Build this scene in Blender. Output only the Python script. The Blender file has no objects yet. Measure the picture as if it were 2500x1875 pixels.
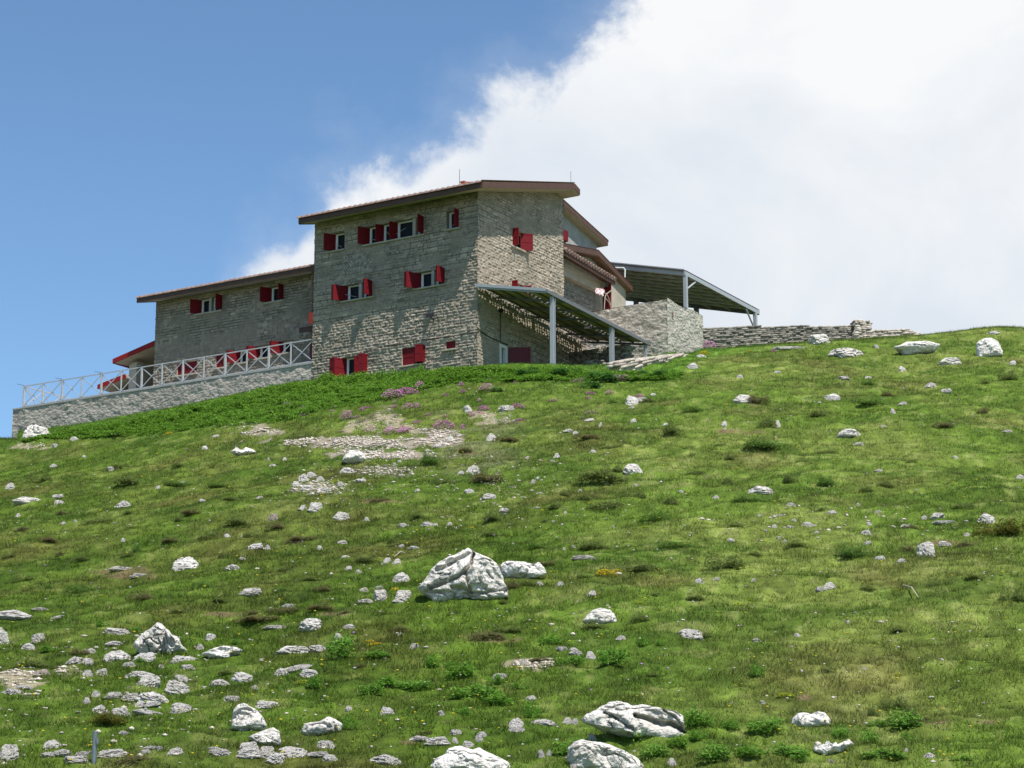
import bpy, bmesh, math, random
import numpy as np
from mathutils import Vector

random.seed(7); RNG = np.random.default_rng(11)
SC = bpy.context.scene
COL = SC.collection
rad = math.radians

# ------------------------------------------------------------------ camera
F_PX, PW, PH = 5385.0, 2500.0, 1875.0
PITCH = math.atan(1252/5385.0)
cam_d = bpy.data.cameras.new("camera"); cam = bpy.data.objects.new("camera", cam_d); COL.objects.link(cam)
cam_d.sensor_width = 36.0; cam_d.lens = F_PX/PW*36.0
cam_d.clip_start = 0.5; cam_d.clip_end = 4000
cam.location = (0, 0, 0); cam.rotation_euler = (rad(90)+PITCH, 0, 0)
SC.camera = cam
SC.view_settings.view_transform = 'Standard'; SC.view_settings.look = 'None'
SC.view_settings.gamma = 1.0; SC.view_settings.exposure = 0.52

# survey frame of the hut: the foot of the tower's front corner, its long front (L) and its side (R)
Lv = np.array([-.848, .530, 0]); Lv /= np.linalg.norm(Lv); Rv = np.array([Lv[1], -Lv[0], 0]); Zv = np.array([0, 0, 1.])
Fv = np.array([0, math.cos(PITCH), math.sin(PITCH)]); Uv = np.array([0, -math.sin(PITCH), math.cos(PITCH)])
def ray(x, y): return np.array([x-PW/2, 0, 0]) + Uv*(PH/2-y) + Fv*F_PX
_r = ray(1165, 905); C0 = _r*(100/_r[1])
def on(x, y, **k):                       # where a sight line meets a wall plane, in hut coordinates (X right, Y back, Z up)
    n, v = list(k.items())[0]
    d = ray(x, y); N = {'X': -Lv, 'Y': Rv, 'Z': Zv}[n]
    P = d*((v + C0@N)/(d@N)) - C0
    return float(-(P@Lv)), float(P@Rv), float(P[2])
def W(X, Y, Z=0.0): return C0 - X*Lv + Y*Rv + np.array([0, 0, Z])

# ------------------------------------------------------------------ sun and sky
S = .47*-Lv + .24*-Rv + Zv; S /= np.linalg.norm(S)
sun_el = math.asin(S[2]); sun_az = math.atan2(S[0], S[1])
sl = bpy.data.lights.new("sun", 'SUN'); so = bpy.data.objects.new("sun", sl); COL.objects.link(so)
sl.energy = 4.9; sl.angle = rad(.55); sl.color = (1.0, .945, .87)
so.rotation_euler = Vector(S).to_track_quat('Z', 'Y').to_euler(); so.location = (20, -30, 90)

world = bpy.data.worlds.new("World"); SC.world = world; world.use_nodes = True
wn = world.node_tree; wn.nodes.clear()
def N_(t, typ, **k):
    n = t.nodes.new(typ)
    for a, b in k.items(): setattr(n, a, b)
    return n
def mth(t, op, a, b=None, c=None, clamp=False):
    n = t.nodes.new('ShaderNodeMath'); n.operation = op; n.use_clamp = clamp
    for i, v in enumerate((a, b, c)):
        if v is None: continue
        if isinstance(v, (int, float)): n.inputs[i].default_value = v
        else: t.links.new(v, n.inputs[i])
    return n.outputs[0]
sky = N_(wn, 'ShaderNodeTexSky', sky_type='NISHITA'); sky.sun_disc = False
sky.sun_elevation = sun_el; sky.sun_rotation = sun_az
sky.altitude = 1900; sky.air_density = 1.0; sky.dust_density = 0.35; sky.ozone_density = 1.8
bg1 = N_(wn, 'ShaderNodeBackground'); bg1.inputs['Strength'].default_value = 0.115
skm = N_(wn, 'ShaderNodeMix', data_type='RGBA', blend_type='MULTIPLY'); skm.inputs[0].default_value = 1.0
wn.links.new(sky.outputs[0], skm.inputs[6]); skm.inputs[7].default_value = (.86, 1.0, 1.03, 1); wn.links.new(skm.outputs[2], bg1.inputs[0])
tcw = N_(wn, 'ShaderNodeTexCoord'); sep = N_(wn, 'ShaderNodeSeparateXYZ'); wn.links.new(tcw.outputs['Generated'], sep.inputs[0])
ysafe = mth(wn, 'MAXIMUM', sep.outputs[1], 0.05)
uu = mth(wn, 'DIVIDE', sep.outputs[0], ysafe); vv = mth(wn, 'DIVIDE', sep.outputs[2], ysafe)
edge = [(-600, 1400), (380, 1300), (540, 760), (575, 690), (600, 620), (650, 568), (720, 545), (780, 480), (850, 440), (950, 410), (1020, 365), (1080, 305),
        (1150, 262), (1230, 195), (1320, 165), (1390, 95), (1450, 25), (1560, -60), (1750, -260), (2600, -700)]
U0, U1, V0, V1 = -.40, .40, .0, .60
def uvdir(x, y):
    r = ray(x, y); return r[0]/r[1], r[2]/r[1]
fc = N_(wn, 'ShaderNodeFloatCurve'); cv = fc.mapping.curves[0]
pts = [uvdir(*p) for p in edge]
pts = [((u-U0)/(U1-U0), (v-V0)/(V1-V0)) for u, v in pts]
pts = [(min(max(a, 0), 1), min(max(b, 0), 1)) for a, b in pts]
cv.points[0].location = pts[0]; cv.points[1].location = pts[-1]
for p in pts[1:-1]: cv.points.new(*p)
for p in cv.points: p.handle_type = 'AUTO_CLAMPED'
fc.mapping.update()
un = mth(wn, 'DIVIDE', mth(wn, 'SUBTRACT', uu, U0), U1-U0, clamp=True)
wn.links.new(un, fc.inputs['Value'])
vedge = mth(wn, 'ADD', mth(wn, 'MULTIPLY', fc.outputs[0], V1-V0), V0)
cmb = N_(wn, 'ShaderNodeCombineXYZ'); wn.links.new(uu, cmb.inputs[0]); wn.links.new(vv, cmb.inputs[1])
def wnoise(scale, det, rough, dist=0.0, off=0.0):
    mp = N_(wn, 'ShaderNodeMapping'); mp.inputs['Location'].default_value = (off, off*.7, off*.3)
    wn.links.new(cmb.outputs[0], mp.inputs[0])
    n = N_(wn, 'ShaderNodeTexNoise'); n.inputs['Scale'].default_value = scale; n.inputs['Detail'].default_value = det
    n.inputs['Roughness'].default_value = rough; n.inputs['Distortion'].default_value = dist
    wn.links.new(mp.outputs[0], n.inputs['Vector']); return n.outputs[0]
n1 = wnoise(17, 9, .60, .25, 1.7); n2 = wnoise(52, 6, .62, 0, 5.1)
dlt = mth(wn, 'SUBTRACT', vedge, vv)
dlt = mth(wn, 'ADD', dlt, mth(wn, 'MULTIPLY', mth(wn, 'SUBTRACT', n1, .5), .115))
dlt = mth(wn, 'ADD', dlt, mth(wn, 'MULTIPLY', mth(wn, 'SUBTRACT', n2, .5), .040))
mr = N_(wn, 'ShaderNodeMapRange', interpolation_type='SMOOTHSTEP'); mr.inputs['From Min'].default_value = -.006; mr.inputs['From Max'].default_value = .024
wn.links.new(dlt, mr.inputs['Value'])
# haze veil in front of the cloud
mr2 = N_(wn, 'ShaderNodeMapRange', interpolation_type='SMOOTHSTEP'); mr2.inputs['From Min'].default_value = -.045; mr2.inputs['From Max'].default_value = .02
wn.links.new(dlt, mr2.inputs['Value'])
mask = mth(wn, 'ADD', mth(wn, 'MULTIPLY', mr.outputs[0], .82), mth(wn, 'MULTIPLY', mr2.outputs[0], .15))
fw = N_(wn, 'ShaderNodeMapRange', interpolation_type='SMOOTHSTEP'); fw.inputs['From Min'].default_value = .06; fw.inputs['From Max'].default_value = .3
wn.links.new(sep.outputs[1], fw.inputs['Value'])
mask = mth(wn, 'MULTIPLY', mask, fw.outputs[0])
cn = wnoise(9, 6, .55, .3, 9.3)
cr = N_(wn, 'ShaderNodeValToRGB'); cr.color_ramp.elements[0].position = .30; cr.color_ramp.elements[0].color = (.525, .565, .615, 1)
cr.color_ramp.elements[1].position = .58; cr.color_ramp.elements[1].color = (.675, .68, .685, 1)
# thicker (higher) parts of the cloud are whiter
thick = mth(wn, 'ADD', mth(wn, 'MULTIPLY', cn, .75), mth(wn, 'MULTIPLY', mth(wn, 'SUBTRACT', vv, .27), .95))
wn.links.new(thick, cr.inputs[0])
bg2 = N_(wn, 'ShaderNodeBackground'); bg2.inputs['Strength'].default_value = 1.0; wn.links.new(cr.outputs[0], bg2.inputs[0])
ms = N_(wn, 'ShaderNodeMixShader'); wn.links.new(mask, ms.inputs[0]); wn.links.new(bg1.outputs[0], ms.inputs[1]); wn.links.new(bg2.outputs[0], ms.inputs[2])
wo = N_(wn, 'ShaderNodeOutputWorld'); wn.links.new(ms.outputs[0], wo.inputs[0])

# ------------------------------------------------------------------ numpy noise
_perm = np.random.default_rng(3).random(65536)
def _h(ix, iy, iz=0):
    k = (ix.astype(np.int64)*73856093) ^ (iy.astype(np.int64)*19349663) ^ (np.asarray(iz).astype(np.int64)*83492791)
    return _perm[k & 65535]
def vn2(x, y, seed=0):
    x = np.asarray(x, float); y = np.asarray(y, float)
    ix = np.floor(x); iy = np.floor(y); fx = x-ix; fy = y-iy
    fx = fx*fx*(3-2*fx); fy = fy*fy*(3-2*fy); s = np.full(ix.shape, seed)
    a = _h(ix, iy, s); b = _h(ix+1, iy, s); c = _h(ix, iy+1, s); d = _h(ix+1, iy+1, s)
    return (a*(1-fx)+b*fx)*(1-fy)+(c*(1-fx)+d*fx)*fy
def fbm2(x, y, oct=4, seed=0, g=.5):
    t = 0; a = 1; n = 0
    for i in range(oct):
        t = t+a*vn2(x*2**i+i*17.3, y*2**i-i*9.1, seed+i); n += a; a *= g
    return t/n
def vn3(p, seed=0):
    i = np.floor(p); f = p-i; f = f*f*(3-2*f); ix, iy, iz = i[:, 0], i[:, 1], i[:, 2]+seed*101
    r = 0
    for dx in (0, 1):
        for dy in (0, 1):
            for dz in (0, 1):
                w = (f[:, 0] if dx else 1-f[:, 0])*(f[:, 1] if dy else 1-f[:, 1])*(f[:, 2] if dz else 1-f[:, 2])
                r = r+w*_h(ix+dx, iy+dy, iz+dz)
    return r
def fbm3(p, oct=4, seed=0, g=.5):
    t = 0; a = 1; n = 0
    for i in range(oct): t = t+a*vn3(p*2**i+i*13.7, seed+i); n += a; a *= g
    return t/n
def sst(a, b, x): t = np.clip((x-a)/(b-a), 0, 1); return t*t*(3-2*t)

# ------------------------------------------------------------------ terrain height
ctrl = []
def cpx(x, y, depth): r = ray(x, y); p = r*(depth/r[1]); ctrl.append(tuple(p)); return p
def chut(X, Y, Z): ctrl.append(tuple(W(X, Y, Z)))
for X, Y, Z in [(-29.7, 0, .05), (-25, 0, .08), (-21, 0, .16), (-17, 0, .33), (-13.75, 0, .55), (-9.6, 0, .72), (-5.5, 0, .42), (-2.6, 0, .2), (.3, -.3, -.05),
                (3.9, .4, -.30), (3.88, 6.02, .70), (3.88, 9.43, 2.10), (4.56, 10.3, 2.38), (4.62, 14.1, 3.4), (1.5, 4, .25), (1.5, 9, 1.6),
                (-15, 7, 1.0), (-25, 7, .9), (-5, 5, 1.0), (-1, 15, 3.3), (-12, 16, 1.6), (-28, 16, .2), (0, 24, 3.2)]: chut(X, Y, Z)
crest = {0: (1066, 116.5), 1800: (842, 112), 1950: (832, 114), 2085: (820, 116), 2240: (813, 117.5), 2400: (797, 119), 2520: (796, 119)}
for x, (y, d) in crest.items(): cpx(x, y, d)
cpx(-350, 1110, 119); cpx(2950, 800, 119)
for x, z in [(1800, 29.6), (2100, 31), (2400, 32.3), (2800, 32)]:
    r = ray(x, 800); p = r*(131/r[1]); ctrl.append((p[0], 131, z-.6)); ctrl.append((p[0]*1.15, 155, z-2.5))
ctrl.append((-30, 135, 23.2)); ctrl.append((-40, 155, 20))
bottom = {-400: 1.6, 0: 1.72, 625: 1.70, 1250: 1.70, 1875: 1.78, 2500: 1.9, 2900: 2.0}
tops = {-400: (119, 24.0), 0: (116.5, 24.1), 625: (106, 23.9), 1250: (98.5, 23.5), 1875: (113, 29.6), 2500: (119, 32.0), 2900: (119, 32)}
for x, z in bottom.items():
    u = (x-1250)/F_PX
    for dd in (31.,):
        ctrl.append((u*dd*1.03, dd, z))
    td, tz = tops[x]
    for k, dv in ((.25, .3), (.5, .35), (.75, .1)):
        dd = 31+(td-31)*k; ctrl.append((u*dd*1.03, dd, z+(tz-z)*k-dv*(1.0 if x < 1500 else 1.5)))
for x in (-14, 0, 14): ctrl += [(x, 16, -1.5), (x, 2, -1.75), (x, -12, -1.9)]
CT = np.array(ctrl)
def _tps(r2): return np.where(r2 > 1e-9, .5*r2*np.log(np.maximum(r2, 1e-9)), 0)
_n = len(CT); A = np.zeros((_n+3, _n+3)); XY = CT[:, :2]/50.0
A[:_n, :_n] = _tps(((XY[:, None]-XY[None])**2).sum(-1))+np.eye(_n)*2e-5
A[:_n, _n] = 1; A[:_n, _n+1:] = XY; A[_n, :_n] = 1; A[_n+1:, :_n] = XY.T
sol = np.linalg.solve(A, np.concatenate([CT[:, 2], np.zeros(3)]))
def base_h(x, y):
    x = np.asarray(x, float); y = np.asarray(y, float); sh = x.shape; x = x.ravel(); y = y.ravel()
    xc = np.clip(x, -48, 56); yc = np.clip(y, -12, 155); out = np.hypot(x-xc, y-yc)
    z = sol[_n]+sol[_n+1]*xc/50+sol[_n+2]*yc/50
    for i in range(_n): z = z+sol[i]*_tps((xc/50-XY[i, 0])**2+(yc/50-XY[i, 1])**2)
    return (z-out*.22).reshape(sh)
def near_hut(x, y):
    dx = x-C0[0]; dy = y-C0[1]; X = -(dx*Lv[0]+dy*Lv[1]); Y = dx*Rv[0]+dy*Rv[1]
    return sst(-2.5, -.4, Y)*sst(8, 5, X)*sst(17, 15, Y)
def lumps(x, y):
    a = fbm2(x/7.0, y/9.0, 3, 5)-.5
    b = fbm2(x/1.35+3*a, y/.95, 3, 21)-.5
    c = fbm2(x/.33, y/.27, 2, 31)-.5
    t = fbm2(x/4.3, y/4.3, 2, 41)
    terr = .5-np.abs(vn2(x/5.5+9, y/1.7+1.5*a, 51)-.5)*2
    return .55*a+(.21+.24*t)*b+.12*c+.12*terr
def height(x, y): return base_h(x, y)+lumps(x, y)*(1-.93*near_hut(x, y))
def hit(px, py):
    r = ray(px, py); t = np.linspace(27, 127, 1400); ys = t; xs = r[0]/r[1]*t; zs = r[2]/r[1]*t
    d = zs-height(xs, ys); k = np.where(d < 0)[0]
    if len(k) == 0: i = int(np.argmin(d[:1300]))
    elif k[0] == 0: i = 0
    else: i = k[0]
    return np.array([xs[i], ys[i], float(height(xs[i:i+1], ys[i:i+1])[0])])
def project(x, y, z):
    d = y*Fv[1]+z*Fv[2]; return PW/2+F_PX*x/d, PH/2-F_PX*(y*Uv[1]+z*Uv[2])/d

# ------------------------------------------------------------------ materials
MATS = {}
class NT:
    def __init__(s, name):
        s.m = bpy.data.materials.new(name); s.m.use_nodes = True; s.t = s.m.node_tree; s.t.nodes.clear()
        s.out = s.t.nodes.new('ShaderNodeOutputMaterial'); s.b = s.t.nodes.new('ShaderNodeBsdfPrincipled')
        s.b.inputs['Specular IOR Level'].default_value = .25
        s.t.links.new(s.b.outputs[0], s.out.inputs[0]); MATS[name] = s.m
    def n(s, typ, **k): return N_(s.t, typ, **k)
    def L(s, a, b): s.t.links.new(a, b)
    def noise(s, vec, scale, det=4, rough=.55, dist=0):
        n = s.n('ShaderNodeTexNoise'); n.inputs['Scale'].default_value = scale; n.inputs['Detail'].default_value = det
        n.inputs['Roughness'].default_value = rough; n.inputs['Distortion'].default_value = dist
        if vec is not None: s.L(vec, n.inputs['Vector'])
        return n.outputs[0]
    def ramp(s, fac, stops):
        r = s.n('ShaderNodeValToRGB'); e = r.color_ramp.elements
        while len(e) < len(stops): e.new(.5)
        for i, (p, c) in enumerate(stops): e[i].position = p; e[i].color = (*c, 1) if len(c) == 3 else c
        s.L(fac, r.inputs[0]); return r.outputs[0]
    def mix(s, fac, a, b, mode='MIX'):
        n = s.n('ShaderNodeMix', data_type='RGBA', blend_type=mode)
        for v, i in ((fac, 0), (a, 6), (b, 7)):
            if isinstance(v, (int, float)): n.inputs[i].default_value = v
            elif isinstance(v, tuple): n.inputs[i].default_value = (*v, 1)
            else: s.L(v, n.inputs[i])
        return n.outputs[2]
    def bump(s, h, strength, dist, prev=None):
        b = s.n('ShaderNodeBump'); b.inputs['Strength'].default_value = strength; b.inputs['Distance'].default_value = dist
        s.L(h, b.inputs['Height'])
        if prev is not None: s.L(prev, b.inputs['Normal'])
        return b.outputs[0]
    def col(s, c):
        if isinstance(c, tuple): s.b.inputs['Base Color'].default_value = (*c, 1)
        else: s.L(c, s.b.inputs['Base Color'])
    def rough(s, r): s.b.inputs['Roughness'].default_value = r
    def normal(s, o): s.L(o, s.b.inputs['Normal'])
def M(n): return MATS[n]

def wall_coords(t):
    tc = t.n('ShaderNodeTexCoord'); sp = t.n('ShaderNodeSeparateXYZ'); t.L(tc.outputs['Object'], sp.inputs[0])
    u = mth(t.t, 'ADD', sp.outputs[0], sp.outputs[1]); return tc.outputs['Object'], u, sp.outputs[2], sp

def masonry(name, stone_a, stone_b, mortar, bw=.30, bh=.125, rubble=0.0, relief=1.0, lozenge=False, paint=0.0):
    t = NT(name); obj, u, v, sp = wall_coords(t); T = t.t
    wv = t.noise(obj, 1.1, 3, .5); wv2 = t.noise(obj, 4.0, 3, .6)
    uu = mth(T, 'ADD', u, mth(T, 'MULTIPLY', wv2, .20)); vv = mth(T, 'ADD', v, mth(T, 'MULTIPLY', wv, .22))
    vv = mth(T, 'ADD', vv, mth(T, 'MULTIPLY', wv2, .07+rubble*.25))
    cb = t.n('ShaderNodeCombineXYZ'); t.L(uu, cb.inputs[0]); t.L(vv, cb.inputs[1])
    def brick(scale_w, scale_h, off):
        b = t.n('ShaderNodeTexBrick'); b.offset = off; b.squash = .8; b.squash_frequency = 3
        t.L(cb.outputs[0], b.inputs['Vector']); b.inputs['Scale'].default_value = 1.0
        b.inputs['Brick Width'].default_value = bw*scale_w; b.inputs['Row Height'].default_value = bh*scale_h
        b.inputs['Mortar Size'].default_value = .011; b.inputs['Mortar Smooth'].default_value = .6; b.inputs['Bias'].default_value = 0
        b.inputs['Color1'].default_value = (0, 0, 0, 1); b.inputs['Color2'].default_value = (1, 1, 1, 1); b.inputs['Mortar'].default_value = (.5, .5, .5, 1)
        return b
    b1 = brick(1, 1, .5)
    var = t.noise(cb.outputs[0], 2.2, 2, .5)
    tone = t.mix(.5, b1.outputs['Color'], t.ramp(t.noise(obj, 7, 4, .65), [(.3, (0, 0, 0)), (.7, (1, 1, 1))]))
    stone = t.mix(tone, stone_a, stone_b)
    stone = t.mix(mth(T, 'MULTIPLY', sst_node(t, t.noise(obj, .55, 4, .6), .50, .68), .45), stone, tuple(c*.62 for c in stone_a))
    if lozenge:
        su = t.n('ShaderNodeSeparateXYZ'); t.L(obj, su.inputs[0])
        mx = mth(T, 'MULTIPLY', box_node(t, su.outputs[0], -7.95, -6.05, .12), box_node(t, su.outputs[2], 5.72, 6.75, .12))
        r1 = mth(T, 'ABSOLUTE', mth(T, 'SINE', mth(T, 'MULTIPLY', mth(T, 'ADD', su.outputs[0], su.outputs[2]), 14)))
        r2 = mth(T, 'ABSOLUTE', mth(T, 'SINE', mth(T, 'MULTIPLY', mth(T, 'SUBTRACT', su.outputs[0], su.outputs[2]), 14)))
        dm = mth(T, 'MULTIPLY', r1, r2)
        stone = t.mix(mx, stone, t.mix(sst_node(t, dm, .25, .5), tuple(c*.75 for c in stone_a), tuple(min(1, c*1.25) for c in stone_b)))
    # dark damp stones under the eaves grow moss: faint olive tint in patches
    stone = t.mix(mth(T, 'MULTIPLY', sst_node(t, t.noise(obj, 1.7, 5, .6), .55, .7), .35), stone, (stone_a[0]*.85, stone_a[1]*.86, stone_a[2]*.55))
    c = t.mix(b1.outputs['Fac'], stone, mortar)
    t.col(c); t.rough(.93)
    hgt = mth(T, 'SUBTRACT', 1.0, b1.outputs['Fac'])
    hgt = mth(T, 'ADD', mth(T, 'MULTIPLY', hgt, .55), mth(T, 'MULTIPLY', b1.outputs['Color'], .45))
    n1 = t.noise(obj, 6.5, 5, .7); n2 = t.noise(obj, 22, 3, .6)
    h2 = mth(T, 'ADD', mth(T, 'MULTIPLY', hgt, 1.0), mth(T, 'MULTIPLY', n1, .9+rubble*1.5))
    h2 = mth(T, 'ADD', h2, mth(T, 'MULTIPLY', n2, .35))
    t.normal(t.bump(h2, 1.0, .050*relief)); return t.m
def sst_node(t, v, a, b):
    m = t.n('ShaderNodeMapRange', interpolation_type='SMOOTHSTEP'); m.inputs['From Min'].default_value = a; m.inputs['From Max'].default_value = b
    t.L(v, m.inputs['Value']); return m.outputs[0]
def box_node(t, v, a, b, s):
    return mth(t.t, 'MULTIPLY', sst_node(t, v, a, a+s), mth(t.t, 'SUBTRACT', 1.0, sst_node(t, v, b-s, b)))
masonry('stone_wall', (.205, .19, .155), (.40, .375, .315), (.15, .138, .11), lozenge=True)
masonry('stone_wing', (.165, .158, .13), (.31, .295, .25), (.13, .12, .10), bh=.115)

def simple(name, c, rough=.7, spec=.25, metal=0, nz=None, bump=0, scale=8, bdist=.01):
    t = NT(name); tc = t.n('ShaderNodeTexCoord'); v = tc.outputs['Object']
    if nz: t.col(t.mix(t.ramp(t.noise(v, scale, 6, .62), [(.3, (0, 0, 0)), (.72, (1, 1, 1))]), c, nz))
    else: t.col(c)
    t.rough(rough); t.b.inputs['Specular IOR Level'].default_value = spec; t.b.inputs['Metallic'].default_value = metal
    if bump: t.normal(t.bump(t.noise(v, scale*2.5, 5, .6), bump, bdist))
    return t.m
simple('brown_fascia', (.072, .038, .028), .6, nz=(.105, .058, .042), scale=3)
simple('red_fascia', (.26, .014, .014), .6, .15, nz=(.20, .016, .016), scale=3)
simple('soffit', (.40, .36, .28), .8, nz=(.30, .26, .19), scale=3)
simple('soffit_wood', (.22, .15, .09), .8, nz=(.14, .09, .055), scale=5)
simple('plaster_grey', (.36, .36, .34), .9, nz=(.24, .24, .235), bump=.5, scale=2.2, bdist=.03)
simple('plaster_beige', (.42, .38, .30), .9, nz=(.30, .27, .215), bump=.5, scale=2.2, bdist=.02)
simple('shutter_red', (.145, .007, .012), .6, .15, nz=(.14, .008, .011), scale=6)
simple('door_red', (.12, .009, .015), .5, .3, nz=(.09, .009, .013), scale=5)
simple('orange_panel', (.88, .085, .015), .5, .4, nz=(.75, .055, .012), scale=6)
simple('frame_white', (.72, .72, .70), .5, .4, nz=(.60, .60, .57), scale=8)
simple('glass_dark', (.010, .011, .014), .25, .12)
simple('curtain', (.5, .5, .47), .9)
simple('sill_stone', (.40, .375, .31), .85, nz=(.26, .25, .19), bump=.5, scale=6, bdist=.02)
simple('mullion', (.40, .37, .32), .85, nz=(.30, .28, .24), scale=8)
simple('tile', (.17, .09, .07), .8, nz=(.31, .24, .21), scale=4, bump=.3)
simple('chimney_red', (.45, .12, .07), .8, nz=(.33, .10, .07), scale=8)
simple('steel_paint', (.34, .37, .39), .45, .4, nz=(.28, .30, .32), scale=5)
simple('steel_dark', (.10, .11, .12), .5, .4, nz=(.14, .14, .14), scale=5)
simple('rail_paint', (.46, .465, .475), .45, .4, nz=(.34, .345, .36), scale=9)
simple('sheet_canopy', (.25, .19, .14), .8, nz=(.16, .125, .095), scale=2)
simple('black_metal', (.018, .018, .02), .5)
simple('pole_metal', (.23, .25, .27), .38, .5, metal=.6, nz=(.17, .18, .19), scale=14)
simple('sheet_under', (.46, .36, .28), .8, nz=(.34, .27, .21), scale=3)
simple('sheet_top', (.40, .42, .44), .5, nz=(.33, .34, .35), scale=3)
simple('white_cloth', (.80, .74, .74), .85, nz=(.62, .25, .28), scale=22)
simple('stick_wood', (.42, .34, .27), .8, nz=(.30, .24, .19), scale=12)
simple('concrete', (.36, .355, .34), .9, nz=(.27, .265, .25), bump=.4, scale=3, bdist=.02)
simple('dead_wood', (.42, .38, .30), .9, nz=(.3, .26, .2), scale=12)

# rubble render of the terrace walls
def rubble(name, ca, cb_, dark, coarse=3.4, dist=.12):
    t = NT(name); tc = t.n('ShaderNodeTexCoord'); v = tc.outputs['Object']; T = t.t
    n0 = t.noise(v, coarse, 6, .68, .4); n1 = t.noise(v, coarse*3.2, 4, .6); n2 = t.noise(v, .5, 3, .5)
    c = t.mix(t.ramp(n0, [(.36, (0, 0, 0)), (.66, (1, 1, 1))]), ca, cb_)
    c = t.mix(mth(T, 'MULTIPLY', sst_node(t, n2, .5, .65), .5), c, dark)
    t.col(c); t.rough(.95)
    mp = t.n('ShaderNodeMapping'); mp.inputs['Scale'].default_value = (1, 1, 1.7); t.L(v, mp.inputs[0])
    vo = t.n('ShaderNodeTexVoronoi', feature='SMOOTH_F1'); vo.inputs['Scale'].default_value = coarse*1.25; t.L(mp.outputs[0], vo.inputs['Vector'])
    h = mth(T, 'ADD', mth(T, 'MULTIPLY', n0, 1.2), mth(T, 'MULTIPLY', n1, .45)); h = mth(T, 'SUBTRACT', h, mth(T, 'MULTIPLY', vo.outputs['Distance'], .8))
    t.normal(t.bump(h, 1.0, dist)); return t.m
rubble('rubble_grey', (.31, .28, .24), (.42, .39, .34), (.25, .23, .20), 4.5, .07)
rubble('rubble_beige', (.33, .31, .265), (.48, .45, .385), (.27, .255, .22), 4.5, .07)

# limestone
def limestone(name, lo, hi, pit):
    t = NT(name); tc = t.n('ShaderNodeTexCoord'); v = tc.outputs['Object']; T = t.t
    info = t.n('ShaderNodeObjectInfo')
    a = t.n('ShaderNodeVectorMath', operation='ADD'); t.L(v, a.inputs[0]); t.L(info.outputs['Location'], a.inputs[1]); v = a.outputs[0]
    n0 = t.noise(v, 1.6, 7, .62, .3); n1 = t.noise(v, 7, 6, .7); n2 = t.noise(v, 26, 3, .6)
    c = t.mix(t.ramp(n0, [(.32, (0, 0, 0)), (.62, (1, 1, 1))]), lo, hi)
    c = t.mix(mth(T, 'MULTIPLY', sst_node(t, n1, .53, .68), .55), c, pit)
    vc = t.n('ShaderNodeTexVoronoi', feature='DISTANCE_TO_EDGE'); vc.inputs['Scale'].default_value = 1.5; dv = t.n('ShaderNodeVectorMath', operation='MULTIPLY_ADD'); t.L(v, dv.inputs[0]); dv.inputs[1].default_value = (1, 1, 2.0); nvv = t.n('ShaderNodeTexNoise'); nvv.inputs['Scale'].default_value = 3.0; t.L(v, nvv.inputs['Vector']); t.L(nvv.outputs['Color'], dv.inputs[2]); t.L(dv.outputs[0], vc.inputs['Vector'])
    crk = mth(T, 'MULTIPLY', sst_node(t, vc.outputs['Distance'], .03, .0), sst_node(t, n0, .42, .58))
    c = t.mix(mth(T, 'MULTIPLY', crk, .40), c, tuple(x*.45 for x in pit))
    c = t.mix(mth(T, 'MULTIPLY', sst_node(t, t.noise(v, 2.6, 3, .5), .62, .72), .22), c, (.50, .36, .27))
    c = t.mix(mth(T, 'MULTIPLY', info.outputs['Random'], .28), c, tuple(x*.8 for x in lo))
    t.col(c); t.rough(.92)
    h = mth(T, 'ADD', mth(T, 'MULTIPLY', n1, 1.0), mth(T, 'MULTIPLY', n2, .4)); h = mth(T, 'ADD', h, mth(T, 'MULTIPLY', n0, 1.2)); h = mth(T, 'SUBTRACT', h, mth(T, 'MULTIPLY', crk, .9)); vf = t.n('ShaderNodeTexVoronoi', feature='F1'); vf.inputs['Scale'].default_value = 5.5; t.L(dv.outputs[0], vf.inputs['Vector']); h = mth(T, 'SUBTRACT', h, mth(T, 'MULTIPLY', vf.outputs['Distance'], .45))
    spk = sst_node(t, t.noise(v, 34, 3, .7), .60, .70); c = t.mix(mth(T, 'MULTIPLY', spk, .18), c, pit); t.col(c)
    t.normal(t.bump(h, 1.0, .075)); return t.m
limestone('limestone', (.58, .545, .495), (.76, .72, .665), (.20, .19, .175))
limestone('limestone_white', (.68, .64, .59), (.84, .80, .75), (.33, .315, .29))
limestone('limestone_tan', (.40, .34, .27), (.56, .48, .39), (.24, .20, .16))
def drystone_mat(name, ca, cb_):
    t = NT(name); tc = t.n('ShaderNodeTexCoord'); v = tc.outputs['Object']
    at = t.n('ShaderNodeAttribute'); at.attribute_name = 'tint'
    c = t.mix(at.outputs['Fac'], ca, cb_); c = t.mix(mth(t.t, 'MULTIPLY', sst_node(t, t.noise(v, 9, 5, .65), .5, .7), .5), c, tuple(x*.45 for x in ca))
    t.col(c); t.rough(.95); t.normal(t.bump(t.noise(v, 14, 4, .6), .8, .03)); return t.m
drystone_mat('drystone', (.13, .12, .10), (.31, .285, .24)); drystone_mat('drystone_pale', (.33, .28, .235), (.55, .49, .42))

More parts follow.
